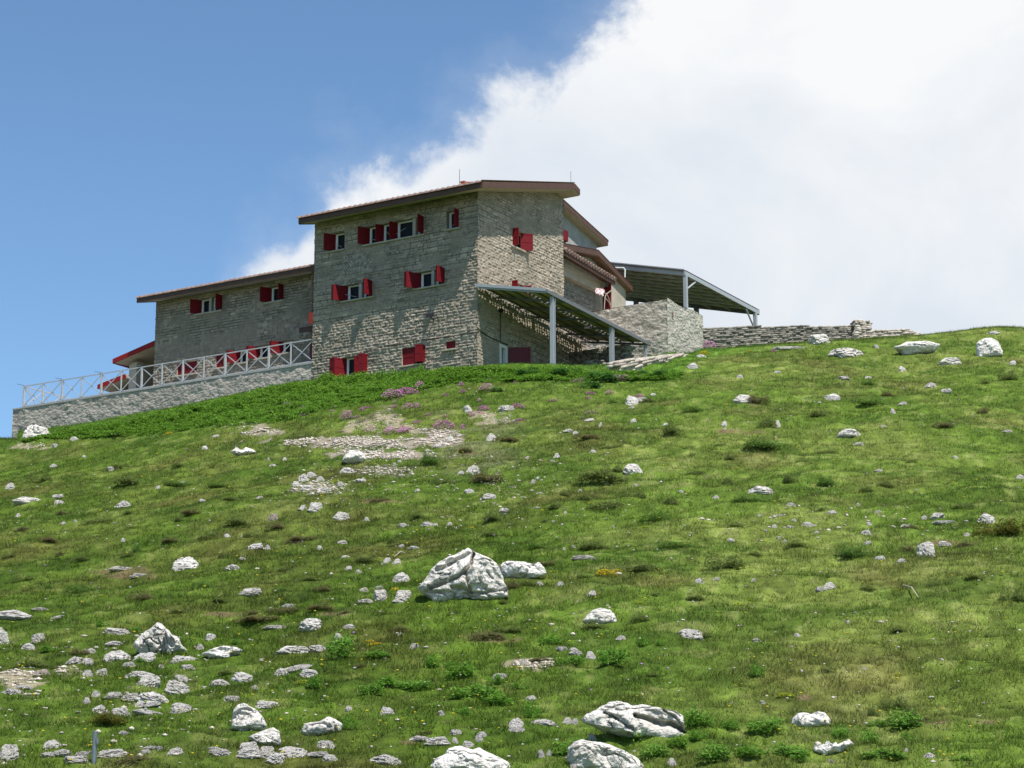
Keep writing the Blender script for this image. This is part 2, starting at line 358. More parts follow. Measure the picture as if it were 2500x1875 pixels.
def attr_foliage(name, trans=.25, rough=.75):
    m = bpy.data.materials.new(name); m.use_nodes = True; t = m.node_tree; t.nodes.clear(); MATS[name] = m
    out = t.nodes.new('ShaderNodeOutputMaterial'); at = t.nodes.new('ShaderNodeAttribute'); at.attribute_name = 'tint'
    d = t.nodes.new('ShaderNodeBsdfPrincipled'); d.inputs['Roughness'].default_value = rough; d.inputs['Specular IOR Level'].default_value = .12
    tr = t.nodes.new('ShaderNodeBsdfTranslucent'); mx = t.nodes.new('ShaderNodeMixShader'); mx.inputs[0].default_value = trans
    t.links.new(at.outputs['Color'], d.inputs['Base Color']); t.links.new(at.outputs['Color'], tr.inputs['Color'])
    t.links.new(d.outputs[0], mx.inputs[1]); t.links.new(tr.outputs[0], mx.inputs[2]); t.links.new(mx.outputs[0], out.inputs[0]); return m
attr_foliage('grass_blades', .42); attr_foliage('foliage', .48); attr_foliage('petals', .3)
def ground_mat():
    t = NT('ground'); T = t.t; at = t.n('ShaderNodeAttribute'); at.attribute_name = 'tint'
    tc = t.n('ShaderNodeTexCoord'); v = tc.outputs['Object']
    n1 = t.noise(v, 5, 6, .68); n2 = t.noise(v, 28, 3, .6)
    c = t.mix(t.ramp(n1, [(.3, (0, 0, 0)), (.7, (1, 1, 1))]), t.mix(1.0, at.outputs['Color'], (.62, .62, .60), 'MULTIPLY'), t.mix(1.0, at.outputs['Color'], (1.25, 1.25, 1.2), 'MULTIPLY'))
    t.col(c); t.rough(.95); t.b.inputs['Specular IOR Level'].default_value = .1
    t.normal(t.bump(mth(T, 'ADD', n1, mth(T, 'MULTIPLY', n2, .5)), 1.0, .07))
ground_mat()

# ------------------------------------------------------------------ object helpers
def tag(o, label=None, cat=None, group=None, kind=None):
    if label: o['label'] = label
    if cat: o['category'] = cat
    if group: o['group'] = group
    if kind: o['kind'] = kind
    return o
def link(o, parent=None):
    COL.objects.link(o)
    if parent is not None: o.parent = parent
    return o
def mesh_np(name, V, F, mat, parent=None, tint=None, smooth=False):
    """V (n,3); F (m,k) equal sided faces"""
    me = bpy.data.meshes.new(name); V = np.asarray(V, np.float32); F = np.asarray(F, np.int32); m, k = F.shape
    me.vertices.add(len(V)); me.vertices.foreach_set('co', V.ravel())
    me.loops.add(m*k); me.loops.foreach_set('vertex_index', F.ravel())
    me.polygons.add(m); me.polygons.foreach_set('loop_start', np.arange(0, m*k, k, dtype=np.int32))
    if smooth: me.polygons.foreach_set('use_smooth', np.ones(m, bool))
    me.update(calc_edges=True)
    if tint is not None:
        a = me.attributes.new('tint', 'FLOAT_COLOR', 'POINT'); c = np.ones((len(V), 4), np.float32); c[:, :3] = tint; a.data.foreach_set('color', c.ravel())
    me.materials.append(M(mat)); o = bpy.data.objects.new(name, me); return link(o, parent)
class MB:
    def __init__(s): s.v = []; s.f = []
    def quad(s, *p): i = len(s.v); s.v += [tuple(map(float, q)) for q in p]; s.f.append(tuple(range(i, i+len(p))))
    def hexa(s, p):  # 8 pts: 0-3 bottom ccw, 4-7 top ccw
        i = len(s.v); s.v += [tuple(map(float, q)) for q in p]
        for f in ((3, 2, 1, 0), (4, 5, 6, 7), (0, 1, 5, 4), (1, 2, 6, 5), (2, 3, 7, 6), (3, 0, 4, 7)): s.f.append(tuple(i+j for j in f))
    def box(s, x0, x1, y0, y1, z0, z1):
        x0, x1 = sorted((x0, x1)); y0, y1 = sorted((y0, y1)); z0, z1 = sorted((z0, z1))
        s.hexa([(x0, y0, z0), (x1, y0, z0), (x1, y1, z0), (x0, y1, z0), (x0, y0, z1), (x1, y0, z1), (x1, y1, z1), (x0, y1, z1)])
    def beam(s, a, b, w, h=None):
        a = Vector(a); b = Vector(b); h = h or w; d = (b-a).normalized(); up = Vector((0, 0, 1)) if abs(d.z) < .95 else Vector((0, 1, 0))
        r = d.cross(up).normalized(); u = r.cross(d).normalized(); r *= w/2; u *= h/2
        s.hexa([a-r-u, a+r-u, b+r-u, b-r-u, a-r+u, a+r+u, b+r+u, b-r+u])
    def tube(s, pts, r, n=8):
        pts = [Vector(p) for p in pts]; rr = r if isinstance(r, (list, tuple)) else [r]*len(pts); i0 = len(s.v)
        for k, p in enumerate(pts):
            d = (pts[min(k+1, len(pts)-1)]-pts[max(k-1, 0)]).normalized(); up = Vector((0, 0, 1)) if abs(d.z) < .9 else Vector((0, 1, 0))
            x = d.cross(up).normalized(); y = x.cross(d)
            for j in range(n):
                a = 2*math.pi*j/n; q = p+(x*math.cos(a)+y*math.sin(a))*rr[k]; s.v.append(tuple(q))
        for k in range(len(pts)-1):
            for j in range(n):
                s.f.append((i0+k*n+j, i0+k*n+(j+1) % n, i0+(k+1)*n+(j+1) % n, i0+(k+1)*n+j))
        s.f.append(tuple(i0+j for j in range(n))[::-1]); s.f.append(tuple(i0+(len(pts)-1)*n+j for j in range(n)))
    def prism(s, poly, x0, x1):  # polygon in (Y,Z) extruded along X
        i = len(s.v); n = len(poly)
        for x in (x0, x1): s.v += [(float(x), float(a), float(b)) for a, b in poly]
        s.f.append(tuple(range(i, i+n))); s.f.append(tuple(range(i+n, i+2*n))[::-1])
        for k in range(n): s.f.append((i+k, i+n+k, i+n+(k+1) % n, i+(k+1) % n))
    def obj(s, name, mat, parent=None, bevel=0, smooth=False):
        me = bpy.data.meshes.new(name); me.from_pydata(s.v, [], s.f); bm = bmesh.new(); bm.from_mesh(me)
        bmesh.ops.recalc_face_normals(bm, faces=bm.faces)
        if bevel: bmesh.ops.bevel(bm, geom=list(bm.edges), offset=bevel, segments=1, affect='EDGES', profile=.5)
        bm.to_mesh(me); bm.free(); me.materials.append(M(mat))
        if smooth:
            for p in me.polygons: p.use_smooth = True
        o = bpy.data.objects.new(name, me); return link(o, parent)
ROTZ = math.atan2(-Lv[1], -Lv[0])
def root(name, label, cat, group=None):
    o = bpy.data.objects.new(name, None); o.empty_display_size = .5; link(o); o.location = C0; o.rotation_euler = (0, 0, ROTZ)
    return tag(o, label, cat, group)

# ------------------------------------------------------------------ masonry faces (real relief, one mesh per wall)
def stone_mat(name):
    t = NT(name); T = t.t; at = t.n('ShaderNodeAttribute'); at.attribute_name = 'tint'
    tc = t.n('ShaderNodeTexCoord'); v = tc.outputs['Object']
    n1 = t.noise(v, 9, 5, .7); n2 = t.noise(v, 24, 3, .6)
    c = t.mix(t.ramp(n1, [(.28, (0, 0, 0)), (.72, (1, 1, 1))]), t.mix(1.0, at.outputs['Color'], (.72, .72, .70), 'MULTIPLY'), t.mix(1.0, at.outputs['Color'], (1.2, 1.2, 1.2), 'MULTIPLY'))
    t.col(c); t.rough(.94)
    t.normal(t.bump(mth(T, 'ADD', n1, mth(T, 'MULTIPLY', n2, .5)), 1.0, .045)); return t.m
stone_mat('stonework')
def stone_pattern(u, v, bh, bw, seed):
    v = v+.05*(fbm2(u*.8, v*.9, 3, seed)-.5)+.02*(fbm2(u*5, v*5, 2, seed+7)-.5)
    r = np.floor(v/bh); fr = v/bh-r
    r = np.where((_h(r, r*0+seed) > .78) & (np.mod(r, 2) == 0), r, r)
    off = _h(r, r*0+seed+1)*bw*3; wr = bw*(.75+.6*_h(r, r*0+seed+2)); uu = (u+off)/wr
    uu = uu+.35*(vn2(uu*1.3, r*5.1, seed+3)-.5)
    c = np.floor(uu); fu = uu-c
    idr = _h(c, r, seed+4); idr2 = _h(c, r, seed+5)
    e = np.minimum(np.minimum(fu, 1-fu)*wr, np.minimum(fr, 1-fr)*bh)
    return idr, idr2, e
def wall_tint(u, v, ca, cb_, mortar, bh, bw, seed, loz=False):
    a, b, e = stone_pattern(u, v, bh, bw, seed)
    n = fbm2(u*.35, v*.35, 3, seed+20); k = (.55*a+.45*fbm2(u*6, v*6, 3, seed+9)); k = np.clip(k+(n-.5)*.5, 0, 1)
    k = np.where(b > .93, k+.5, k); k = np.where(b < .06, k-.45, k)
    ca, cb_, mortar = map(np.array, (ca, cb_, mortar))
    t = ca+(cb_-ca)*k[..., None]
    m = sst(.018, .004, e)[..., None]; smr = sst(.47, .60, fbm2(u*.9+7, v*1.4, 4, seed+40))[..., None]*.8; m = m*(1-smr); t = t*(1-smr*.7)+(ca*.45+cb_*.35)*smr*.7
    t = t*(1-m)+mortar*m
    dark = sst(.60, .70, fbm2(u*1.1, v*1.3, 2, seed+30))[..., None]*.30
    t = t*(1-dark)+np.array((.14, .14, .105))*dark
    if loz:
        mx = sst(6.0, 6.25, -u)*sst(8.0, 7.8, -u)*sst(5.75, 5.9, v)*sst(6.85, 6.65, v)
        p = u+v*.9; q = u-v*.9; c1 = np.floor(p/.17); c2 = np.floor(q/.17); f1 = p/.17-c1; f2 = q/.17-c2
        ee = np.minimum(np.minimum(f1, 1-f1), np.minimum(f2, 1-f2)); L_ = (.13+.24*_h(c1, c2, 3))*sst(.0, .16, ee)
        t = t*(1-mx[..., None])+(np.array((1, .88, .72))*(L_[..., None]*1.1+.09))*mx[..., None]
    return np.clip(t, .01, .9)
def breaks(a, b, cuts, res):
    p = sorted({a, b, *[c for c in cuts if a < c < b]}); out = [p[0]]
    for x, y in zip(p, p[1:]):
        n = max(1, int(math.ceil((y-x)/res))); out += list(np.linspace(x, y, n+1)[1:])
    return np.array(out)
def wall_mesh(name, P, sheets, parent, res=.042, bh=.142, bw=.34, seed=1, ca=(.25, .207, .163), cb_=(.475, .41, .325), mortar=(.095, .083, .066),
              depth=.30, relief=.050, loz=False, mat='stonework', rub=0, extra=None):
    """sheets: (s0,s1,z0,z1 or function,holes,u offset). P maps (s, n outward, z) to hut coordinates."""
    Vs = []; Ts = []; Fs = []; base = 0
    for s0, s1, z0, z1, holes in sheets:
        zc = [h[2] for h in holes]+[h[3] for h in holes]; sc = [h[0] for h in holes]+[h[1] for h in holes]
        fn = z1 if callable(z1) else None; zt = 1.0 if fn else z1
        s = breaks(s0, s1, sc, res)
        z = breaks(z0, zt, zc, res) if not fn else None
        if fn:
            nz = max(2, int((max(fn(s0), fn(s1))-z0)/res)); tt = np.linspace(0, 1, nz+1)
            S2, T2 = np.meshgrid(s, tt); top = np.array([fn(q) for q in s])[None]; Z2 = z0+(top-z0)*T2
        else: S2, Z2 = np.meshgrid(s, z)
        a, b, e = stone_pattern(S2, Z2, bh, bw, seed)
        if rub: n = ((fbm2(S2*2.2, Z2*3.0, 4, seed)-.5)*2*rub+(fbm2(S2*8, Z2*10, 2, seed+3)-.5)*rub*.8)
        else: n = relief*(sst(.0, .06, e)*(.45+.55*a)-.5)+.085*(fbm2(S2*8, Z2*12, 3, seed+50)-.5)+.05*(fbm2(S2*.9, Z2*1.1, 2, seed+60)-.5)
        edge = np.minimum(np.minimum(S2-s0, s1-S2), Z2-z0)
        for h in holes:
            dx = np.maximum(np.maximum(h[0]-S2, S2-h[1]), 0); dz = np.maximum(np.maximum(h[2]-Z2, Z2-h[3]), 0)
            n = n*sst(0, .02, np.hypot(dx, dz))
        X, Y, Z = P(S2, n, Z2); X = X+0*S2; Y = Y+0*S2; Z = Z+0*S2
        Vs.append(np.stack([X.ravel(), Y.ravel(), Z.ravel()], 1)); Ts.append(wall_tint(S2, Z2, ca, cb_, mortar, bh, bw, seed, loz).reshape(-1, 3))
        ny, nx = S2.shape; idx = np.arange(ny*nx).reshape(ny, nx)+base
        q = np.stack([idx[:-1, :-1], idx[:-1, 1:], idx[1:, 1:], idx[1:, :-1]], -1)
        cs = (S2[:-1, :-1]+S2[1:, 1:])/2; cz = (Z2[:-1, :-1]+Z2[1:, 1:])/2; keep = np.ones(cs.shape, bool)
        for h in holes: keep &= ~((cs > h[0]) & (cs < h[1]) & (cz > h[2]) & (cz < h[3]))
        Fs.append(q[keep]); base += ny*nx
        for h in holes:
            r = [(h[0], h[2]), (h[1], h[2]), (h[1], h[3]), (h[0], h[3])]; v = []
            for (sa, za) in r:
                for nn in (0.0, -depth): v.append([float(np.asarray(k)) for k in P(np.float64(sa), nn, np.float64(za))])
            Vs.append(np.array(v)); Ts.append(np.tile(np.array(ca)*1.3, (8, 1)))
            Fs.append(np.array([[base+2*i, base+2*((i+1) % 4), base+2*((i+1) % 4)+1, base+2*i+1] for i in range(4)])); base += 8
    if extra:
        for v in extra:
            Vs.append(np.array(v, float)); Ts.append(np.tile(np.array(ca)*1.2, (4, 1))); Fs.append(np.array([[base, base+1, base+2, base+3]])); base += 4
    return mesh_np(name, np.concatenate(Vs), np.concatenate(Fs), mat, parent, np.concatenate(Ts))
def front(y0): return lambda s, n, z: (s, y0-n, z)
def side(x0): return lambda s, n, z: (x0+n, s, z)

# ------------------------------------------------------------------ windows
def P3(P, s, n, z): return tuple(float(q) for q in P(float(s), float(n), float(z)))
def pbox(mb, P, s0, s1, n0, n1, z0, z1):
    mb.hexa([P3(P, s0, n0, z0), P3(P, s1, n0, z0), P3(P, s1, n1, z0), P3(P, s0, n1, z0), P3(P, s0, n0, z1), P3(P, s1, n0, z1), P3(P, s1, n1, z1), P3(P, s0, n1, z1)])
def pboard(mb, P, p0, p1, z0, z1, th):
    d = np.array([p1[0]-p0[0], p1[1]-p0[1]]); l = np.hypot(*d); q = np.array([-d[1], d[0]])/l*th/2; a = np.array(p0); b = np.array(p1)
    c = [a-q, b-q, b+q, a+q]
    mb.hexa([P3(P, *k, z0) for k in c]+[P3(P, *k, z1) for k in c])
def leaf(parent, P, p0, p1, z0, z1, mat='shutter_red', name='shutter'):
    mb = MB(); pboard(mb, P, p0, p1, z0, z1, .022)
    a = np.array(p0); b = np.array(p1); d = (b-a); l = np.hypot(*d); d = d/l; w = .07; hh = z1-z0
    zz = [(z0, z0+w), (z0+hh*.5-w/2, z0+hh*.5+w/2), (z1-w, z1)] if hh > .5 else [(z0, z0+w), (z1-w, z1)]
    for za, zb in zz: pboard(mb, P, a+d*.001, b-d*.001, za+.001, zb-.001, .042)
    for q0, q1 in ((a, a+d*w), (b-d*w, b)): pboard(mb, P, q0+d*.002, q1-d*.002, z0+.002, z1-.002, .046)
    return mb.obj(name, mat, parent)
def window(hut, P, s0, s1, z0, z1, units=None, leaves=(), mullions=(), sill=(.05, .05), rec=.27, closed=False, glass='glass_dark', rods=()):
    fr = MB(); units = list(units or [(s0, s1)])
    if leaves and leaves[0][0][0] < s0+.16 and leaves[0][0][1] < -.2: units[0] = (units[0][0]+.15, units[0][1])
    for a, b in units:
        a += .004; b -= .004; w = .065
        pbox(fr, P, a, a+w, -rec-.03, -rec+.03, z0+.004, z1-.004); pbox(fr, P, b-w, b, -rec-.03, -rec+.03, z0+.004, z1-.004)
        pbox(fr, P, a+w, b-w, -rec-.03, -rec+.03, z0+.004, z0+w); pbox(fr, P, a+w, b-w, -rec-.03, -rec+.03, z1-w, z1-.004)
        # casement bar
        pbox(fr, P, a+w, a+w+.045, -rec-.025, -rec+.012, z0+w, z1-w); pbox(fr, P, b-w-.045, b-w, -rec-.025, -rec+.012, z0+w, z1-w)
    f = fr.obj('window', 'frame_white', hut)
    g = MB(); pbox(g, P, s0-.02, s1+.02, -rec-.06, -rec-.035, z0-.02, z1+.02); g.obj('pane', glass, f)
    if closed:
        leaf(f, P, (s0+.01, -.10), (s1-.01, -.10), z0+.01, z1-.01)
    for l in leaves: leaf(f, P, *l)
    for a, b in mullions:
        m = MB(); pbox(m, P, a, b, -.2, -.05, z0+.003, z1-.003); m.obj('mullion', 'mullion', f)
    if sill is not None:
        m = MB(); pbox(m, P, s0-sill[0], s1+sill[1], -.12, .10, z0-.085, z0-.003); m.obj('sill', 'sill_stone', f, bevel=.012)
    for a, b in rods:
        m = MB(); m.tube([P3(P, *a), P3(P, *b)], .012, 5); m.obj('stay_rod', 'steel_paint', f)
    return f

hut = root('mountain_hut', 'large grey stone mountain hut with brown eaves and red shutters on the hilltop', 'building')
FA = front(0.0); FB = side(0.0); FW = front(2.2)
zt, zb = 7.15, 8.05
winA = [(-8.67, -7.8, zt, zb), (-6.60, -3.10, zt, zb), (-1.78, -1.08, zt, zb), (-7.86, -6.08, 4.48, 5.27), (-3.52, -1.86, 4.48, 5.27),
        (-7.86, -6.30, .68, 1.62), (-4.28, -2.95, .76, 1.63), (-1.78, -1.22, 1.24, 1.62)]
wall_mesh('tower_front_wall', FA, [(-9.65, 0, -1.2, 8.72, winA)], hut, loz=True, seed=3)
slp = .268
def soffB(y): return 8.44+slp*(y+1.12)
winB = [(3.12, 4.40, 6.86, 7.75), (3.05, 4.25, 4.25, 5.10), (1.92, 2.72, -.6, 1.75)]
wall_mesh('tower_side_wall', FB, [(0, 7.95, -1.2, 8.5, winB), (0, 7.95, 8.5, lambda y: soffB(y), [])], hut, seed=5, relief=.042,
          ca=(.27, .228, .175), cb_=(.49, .432, .345), extra=[[(-9.65, 0, -1), (-9.65, 8, -1), (-9.65, 8, 10.9), (-9.65, 0, 8.66)],
          [(-9.65, 7.95, 2), (0, 7.95, 2), (0, 7.95, 10.8), (-9.65, 7.95, 10.8)]])
zl0, zl1 = zt+.02, zb-.02
def LL(s, z0, z1, l=.36): return ((s+.13, -.24), (s-.14-.3*(l-.36), l), z0+.01, z1-.01)
def RL(s, z0, z1, l=.5): return ((s-.03, -.03), (s-.01, l), z0+.01, z1-.01)
window(hut, FA, *winA[0], leaves=[LL(-8.67, zt, zb)], sill=(.34, .03), rods=[((-8.35, -.1, 7.5), (-7.95, .05, 7.25))])
window(hut, FA, *winA[1], units=[(-6.6, -5.64), (-5.60, -4.82), (-4.78, -3.78), (-3.60, -3.10)],
       leaves=[LL(-6.6, zt, zb), ((-5.62, -.24), (-5.78, .22), zt+.01, zb-.01), ((-4.80, -.24), (-4.96, .22), zt+.01, zb-.01), RL(-3.10, zt, zb)],
       mullions=[(-3.78, -3.60)], sill=(.10, .10), rods=[((-6.2, .05, 7.4), (-5.7, .0, 7.2)), ((-5.35, .1, 7.75), (-4.95, .0, 7.25)), ((-4.6, .15, 7.35), (-4.15, -.05, 7.65))])
window(hut, FA, *winA[2], leaves=[((-1.12, -.05), (-1.12, .33), zt+.01, zb-.01)], sill=(.08, .1), rods=[((-1.5, -.05, 7.25), (-1.2, .1, 7.4))])
window(hut, FA, *winA[3], units=[(-7.86, -6.93), (-6.75, -6.08)], mullions=[(-6.93, -6.75)], sill=(.12, .06),
       leaves=[LL(-7.86, 4.48, 5.27, .5), ((-8.03, .51), (-8.22, .42), 4.49, 5.26), RL(-6.08, 4.48, 5.27, .60), ((-6.09, .61), (-6.25, .50), 4.49, 5.26)], rods=[((-7.7, .0, 4.8), (-6.95, .1, 4.55))])
window(hut, FA, *winA[4], units=[(-3.52, -2.66), (-2.50, -1.86)], mullions=[(-2.66, -2.50)], sill=(.12, .06),
       leaves=[LL(-3.52, 4.48, 5.27, .5), ((-3.70, .51), (-3.90, .42), 4.49, 5.26), RL(-1.86, 4.48, 5.27, .60), ((-1.87, .61), (-2.02, .50), 4.49, 5.26)], rods=[((-2.4, .05, 4.55), (-1.95, .2, 4.75))])
window(hut, FA, *winA[5], units=[(-7.86, -6.98), (-6.98, -6.30)], sill=(.12, .1),
       leaves=[LL(-7.86, .68, 1.62), ((-8.0, .37), (-8.34, .30), .69, 1.61), ((-6.92, -.2), (-7.0, .12), .69, 1.61), RL(-6.30, .68, 1.62, .30), ((-6.31, .31), (-6.62, .36), .69, 1.61)])
window(hut, FA, *winA[6], sill=(.12, .1), leaves=[((-4.27, -.08), (-3.62, -.08), .77, 1.62), ((-3.6, -.08), (-3.42, .02), .77, 1.62), RL(-2.95, .76, 1.63, .28), ((-2.96, .30), (-3.28, .36), .77, 1.62)])
window(hut, FA, *winA[7], closed=True, sill=(.2, .06))
window(hut, FB, *winB[0], leaves=[((3.14, 0), (3.14, .34), 6.87, 7.74), ((4.02, -.10), (4.42, .36), 6.87, 7.74)], sill=(.18, .16))
window(hut, FB, *winB[1], leaves=[((3.07, 0), (3.07, .32), 4.26, 5.09), ((4.05, -.1), (4.3, .36), 4.26, 5.09)], sill=(.08, .08))
# store door under the pergola
dr = MB(); pbox(dr, FB, 1.95, 2.12, -.2, .0, -.6, 1.74); pbox(dr, FB, 2.55, 2.70, -.2, -.02, -.6, 1.74); pbox(dr, FB, 2.12, 2.55, -.2, -.02, 1.6, 1.74)
dfr = dr.obj('door', 'frame_white', hut); g = MB(); pbox(g, FB, 1.95, 2.7, -.28, -.24, -.6, 1.72); g.obj('door_leaf', 'curtain', dfr)
leaf(dfr, FB, (2.74, .02), (3.30, .90), -.6, 1.70, 'door_red', 'door_leaf')
g = MB(); g.tube([P3(FB, 3.16, .82, .9), P3(FB, 3.20, .90, .98), P3(FB, 3.21, .91, .3)], .016, 6); g.obj('handle', 'chimney_red', dfr)

# roofs
def tiles(name, parent, x0, x1, y0, z0, y1, z1, period=.32, amp=.045, mat='tile', skirt=.05):
    xs = np.arange(x0, x1+.001, period/8); ph = (xs-x0)/period*2*np.pi; prof = amp*np.maximum(np.cos(ph), -.25)
    rows = max(2, int(abs(y1-y0)/.4)); V = []; 
    V.append(np.stack([xs, np.full_like(xs, y0), np.full_like(xs, z0-skirt)], 1))
    for k in range(rows+1):
        t = k/rows; V.append(np.stack([xs, np.full_like(xs, y0+(y1-y0)*t), z0+(z1-z0)*t+prof+amp*.6], 1))
    V = np.concatenate(V); n = len(xs); i = np.arange((rows+2)*n).reshape(rows+2, n)
    F = np.stack([i[:-1, :-1], i[:-1, 1:], i[1:, 1:], i[1:, :-1]], -1).reshape(-1, 4)
    return mesh_np(name, V, F, mat, parent)
def strip(name, poly_top, dz, x0, x1, mat, parent):   # board that follows a roof line in (Y, Z)
    mb = MB(); pt = poly_top
    for (ya, za), (yb, zb_) in zip(pt, pt[1:]):
        mb.prism([(ya, za-dz), (ya, za), (yb, zb_), (yb, zb_-dz)], x0, x1)
    return mb.obj(name, mat, parent)
Y0, Y1 = -1.13, 7.45
top = lambda y: 8.77+slp*(y+1.12)
mb = MB(); mb.prism([(Y0+.03, top(Y0)-.30), (Y0+.03, top(Y0)-.03), (Y1, top(Y1)-.03), (7.92, top(Y1)-.20), (7.92, top(Y1)-.52), (Y1, top(Y1)-.33)], -9.77, .97)
rf = mb.obj('roof', 'soffit', hut)
mb = MB(); mb.box(-9.80, 1.0, Y0-.02, Y0+.028, top(Y0)-.30, top(Y0)-.02); mb.obj('fascia', 'brown_fascia', rf)
strip('fascia', [(Y0+.03, top(Y0)-.0), (Y1, top(Y1)-.0), (7.95, top(Y1)-.18)], .30, .972, 1.0, 'brown_fascia', rf)
strip('fascia', [(Y0+.03, top(Y0)-.0), (Y1, top(Y1)-.0), (7.95, top(Y1)-.18)], .34, -9.80, -9.772, 'brown_fascia', rf)
tiles('roof_tiles', rf, -9.83, 1.02, Y0-.12, top(Y0)-.01, Y1, top(Y1)+.005)
# rear slope behind the ridge, with its plastered gable
rt = lambda y: 10.50-.215*(y-7.95)
mb = MB(); mb.prism([(7.97, rt(7.97)-.27), (7.97, rt(7.97)-.03), (12.5, rt(12.5)-.03), (12.5, rt(12.5)-.27)], -9.6, -.04)
rr = mb.obj('roof', 'soffit', hut)
strip('fascia', [(7.97, rt(7.97)), (12.55, rt(12.55))], .24, -.038, -.01, 'brown_fascia', rr)
mb = MB(); mb.box(-9.6, -.01, 12.503, 12.53, rt(12.5)-.28, rt(12.5)-.005); mb.obj('fascia', 'brown_fascia', rr)
tiles('roof_tiles', rr, -9.6, .0, 12.6, rt(12.6)+.0, 7.98, rt(7.98)+.0)
mb = MB(); mb.prism([(7.96, 7.4), (12.2, 7.4), (12.2, rt(12.2)-.272), (7.96, rt(7.96)-.272)], -9.4, -.5); mb.obj('rear_gable_wall', 'plaster_grey', hut)
mb = MB(); mb.box(-.53, -.30, 8.0, 8.02, 8.55, 9.2); mb.box(-.47, -.30, 8.02, 8.95, 8.6, 9.15); mb.obj('shutter', 'shutter_red', hut)
# low gable behind the tower
g0 = [(7.97, 8.20), (11.5, 8.74), (15.16, 7.66)]
mb = MB(); mb.prism([(7.97, 8.20-.30), (7.97, 8.17), (11.5, 8.71), (15.12, 7.64), (15.12, 7.40), (11.5, 8.42)], -5.5, -.03)
lr = mb.obj('roof', 'soffit_wood', hut)
strip('fascia', g0, .29, -.028, .0, 'brown_fascia', lr)
mb = MB(); mb.box(-5.5, 0, 15.125, 15.16, 7.36, 7.655); mb.obj('fascia', 'brown_fascia', lr)
mb = MB(); mb.prism([(7.97, 8.215), (11.5, 8.755), (15.2, 7.675), (15.2, 7.69), (11.5, 8.775), (7.97, 8.235)], -5.5, .015); mb.obj('ridge_cover', 'brown_fascia', lr)
mb = MB(); mb.prism([(7.97, 6.9), (13.3, 6.9), (13.3, 8.16), (11.5, 8.40), (7.97, 7.88)], -5.2, -.62); mb.obj('gable_wall', 'plaster_beige', hut)
mb = MB(); mb.prism([(13.32, 4.6), (14.88, 4.6), (14.88, 7.44), (13.32, 7.86)], -5.2, -.28); mb.obj('porch_wall', 'plaster_beige', hut)
wall_mesh('annexe_wall', side(-.95), [(7.96, 12.75, 3.0, 7.6, [])], hut, seed=9, ca=(.17, .162, .135), cb_=(.33, .315, .265))
wall_mesh('annexe_lower_wall', side(-.02), [(7.96, 10.35, -.5, 4.9, [])], hut, seed=13)
mb = MB(); mb.box(-1.6, -.62, 12.77, 13.0, 4.6, 7.4); mb.obj('porch_jamb', 'plaster_beige', hut)
# tiled lean-to over the side entrance
mb = MB(); mb.hexa([(-.62, 8.0, 7.86), (.06, 8.0, 7.58), (.06, 13.15, 7.24), (-.62, 13.15, 7.5), (-.62, 8.0, 8.10), (.06, 8.0, 7.84), (.06, 13.15, 7.50), (-.62, 13.15, 7.76)])
lt = mb.obj('lean_to_roof', 'brown_fascia', hut)
mb = MB()
for k in range(19):
    t = k/18.3; y = 8.08+t*5.0; z = 7.87-t*.33; mb.tube([(.16, y, z-.02), (-.62, y, z+.27)], [.125, .11], 10)
mb.obj('roof_tiles', 'tile', lt)
# side entrance: dark red leaf standing open
mb = MB(); mb.box(-.9, -.3, 13.12, 13.28, 4.9, 7.22); e = mb.obj('entrance_door', 'door_red', hut)
g = MB(); g.box(-.945, -.905, 12.9, 13.5, 4.9, 7.2); g.obj('doorway_dark', 'black_metal', e)  # black sheet across the opening stands in for the shade inside
mb = MB(); mb.box(-.3, -.20, 13.05, 13.19, 4.9, 7.32); mb.obj('door_post', 'shutter_red', e)

# wing on the left
winW = [(-19.0, -17.28, 5.90, 6.68), (-14.35, -13.25, 5.86, 6.66), (-20.2, -18.85, 2.72, 3.38), (-17.6, -17.05, 2.80, 3.50), (-16.3, -15.45, 2.88, 3.55),
        (-15.0, -14.15, 2.95, 3.62), (-13.5, -12.6, 3.02, 3.68)]
wall_mesh('wing_wall', FW, [(-21.8, -9.66, 1.0, 6.98, winW)], hut, res=.05, seed=21, ca=(.225, .185, .145), cb_=(.41, .35, .275), bh=.145,
          extra=[[(-21.8, 2.2, 0), (-21.8, 10, 0), (-21.8, 10, 7.0), (-21.8, 2.2, 7.0)]])
window(hut, FW, *winW[0], units=[(-19.0, -18.2), (-18.05, -17.28)], mullions=[(-18.2, -18.05)], leaves=[LL(-19, *winW[0][2:]), ((-17.3, -.03), (-17.3, .5), 5.91, 6.67)], sill=(.1, .05))
window(hut, FW, *winW[1], leaves=[LL(-14.35, *winW[1][2:]), ((-13.27, -.03), (-13.27, .4), 5.87, 6.65)], sill=(.1, .05))
window(hut, FW, *winW[2], closed=True, sill=(.1, .05)); window(hut, FW, *winW[3], closed=True, sill=(.1, .05))
for w in winW[4:]:
    window(hut, FW, *w, leaves=[LL(w[0], w[2], w[3]), ((w[0]-.14, .37), (w[0]-.32, .30), w[2]+.01, w[3]-.01)], sill=(.02, .05))
wtp = lambda y: 7.12+.26*(y-1.4)
mb = MB(); mb.prism([(1.43, wtp(1.43)-.26), (1.43, wtp(1.43)-.03), (8.2, wtp(8.2)-.03), (8.2, wtp(8.2)-.27)], -22.42, -9.68)
wr = mb.obj('roof', 'soffit', hut)
mb = MB(); mb.box(-22.45, -9.67, 1.38, 1.428, wtp(1.4)-.30, wtp(1.4)); mb.obj('fascia', 'brown_fascia', wr)
strip('fascia', [(1.43, wtp(1.43)), (8.2, wtp(8.2))], .30, -22.45, -22.423, 'brown_fascia', wr)
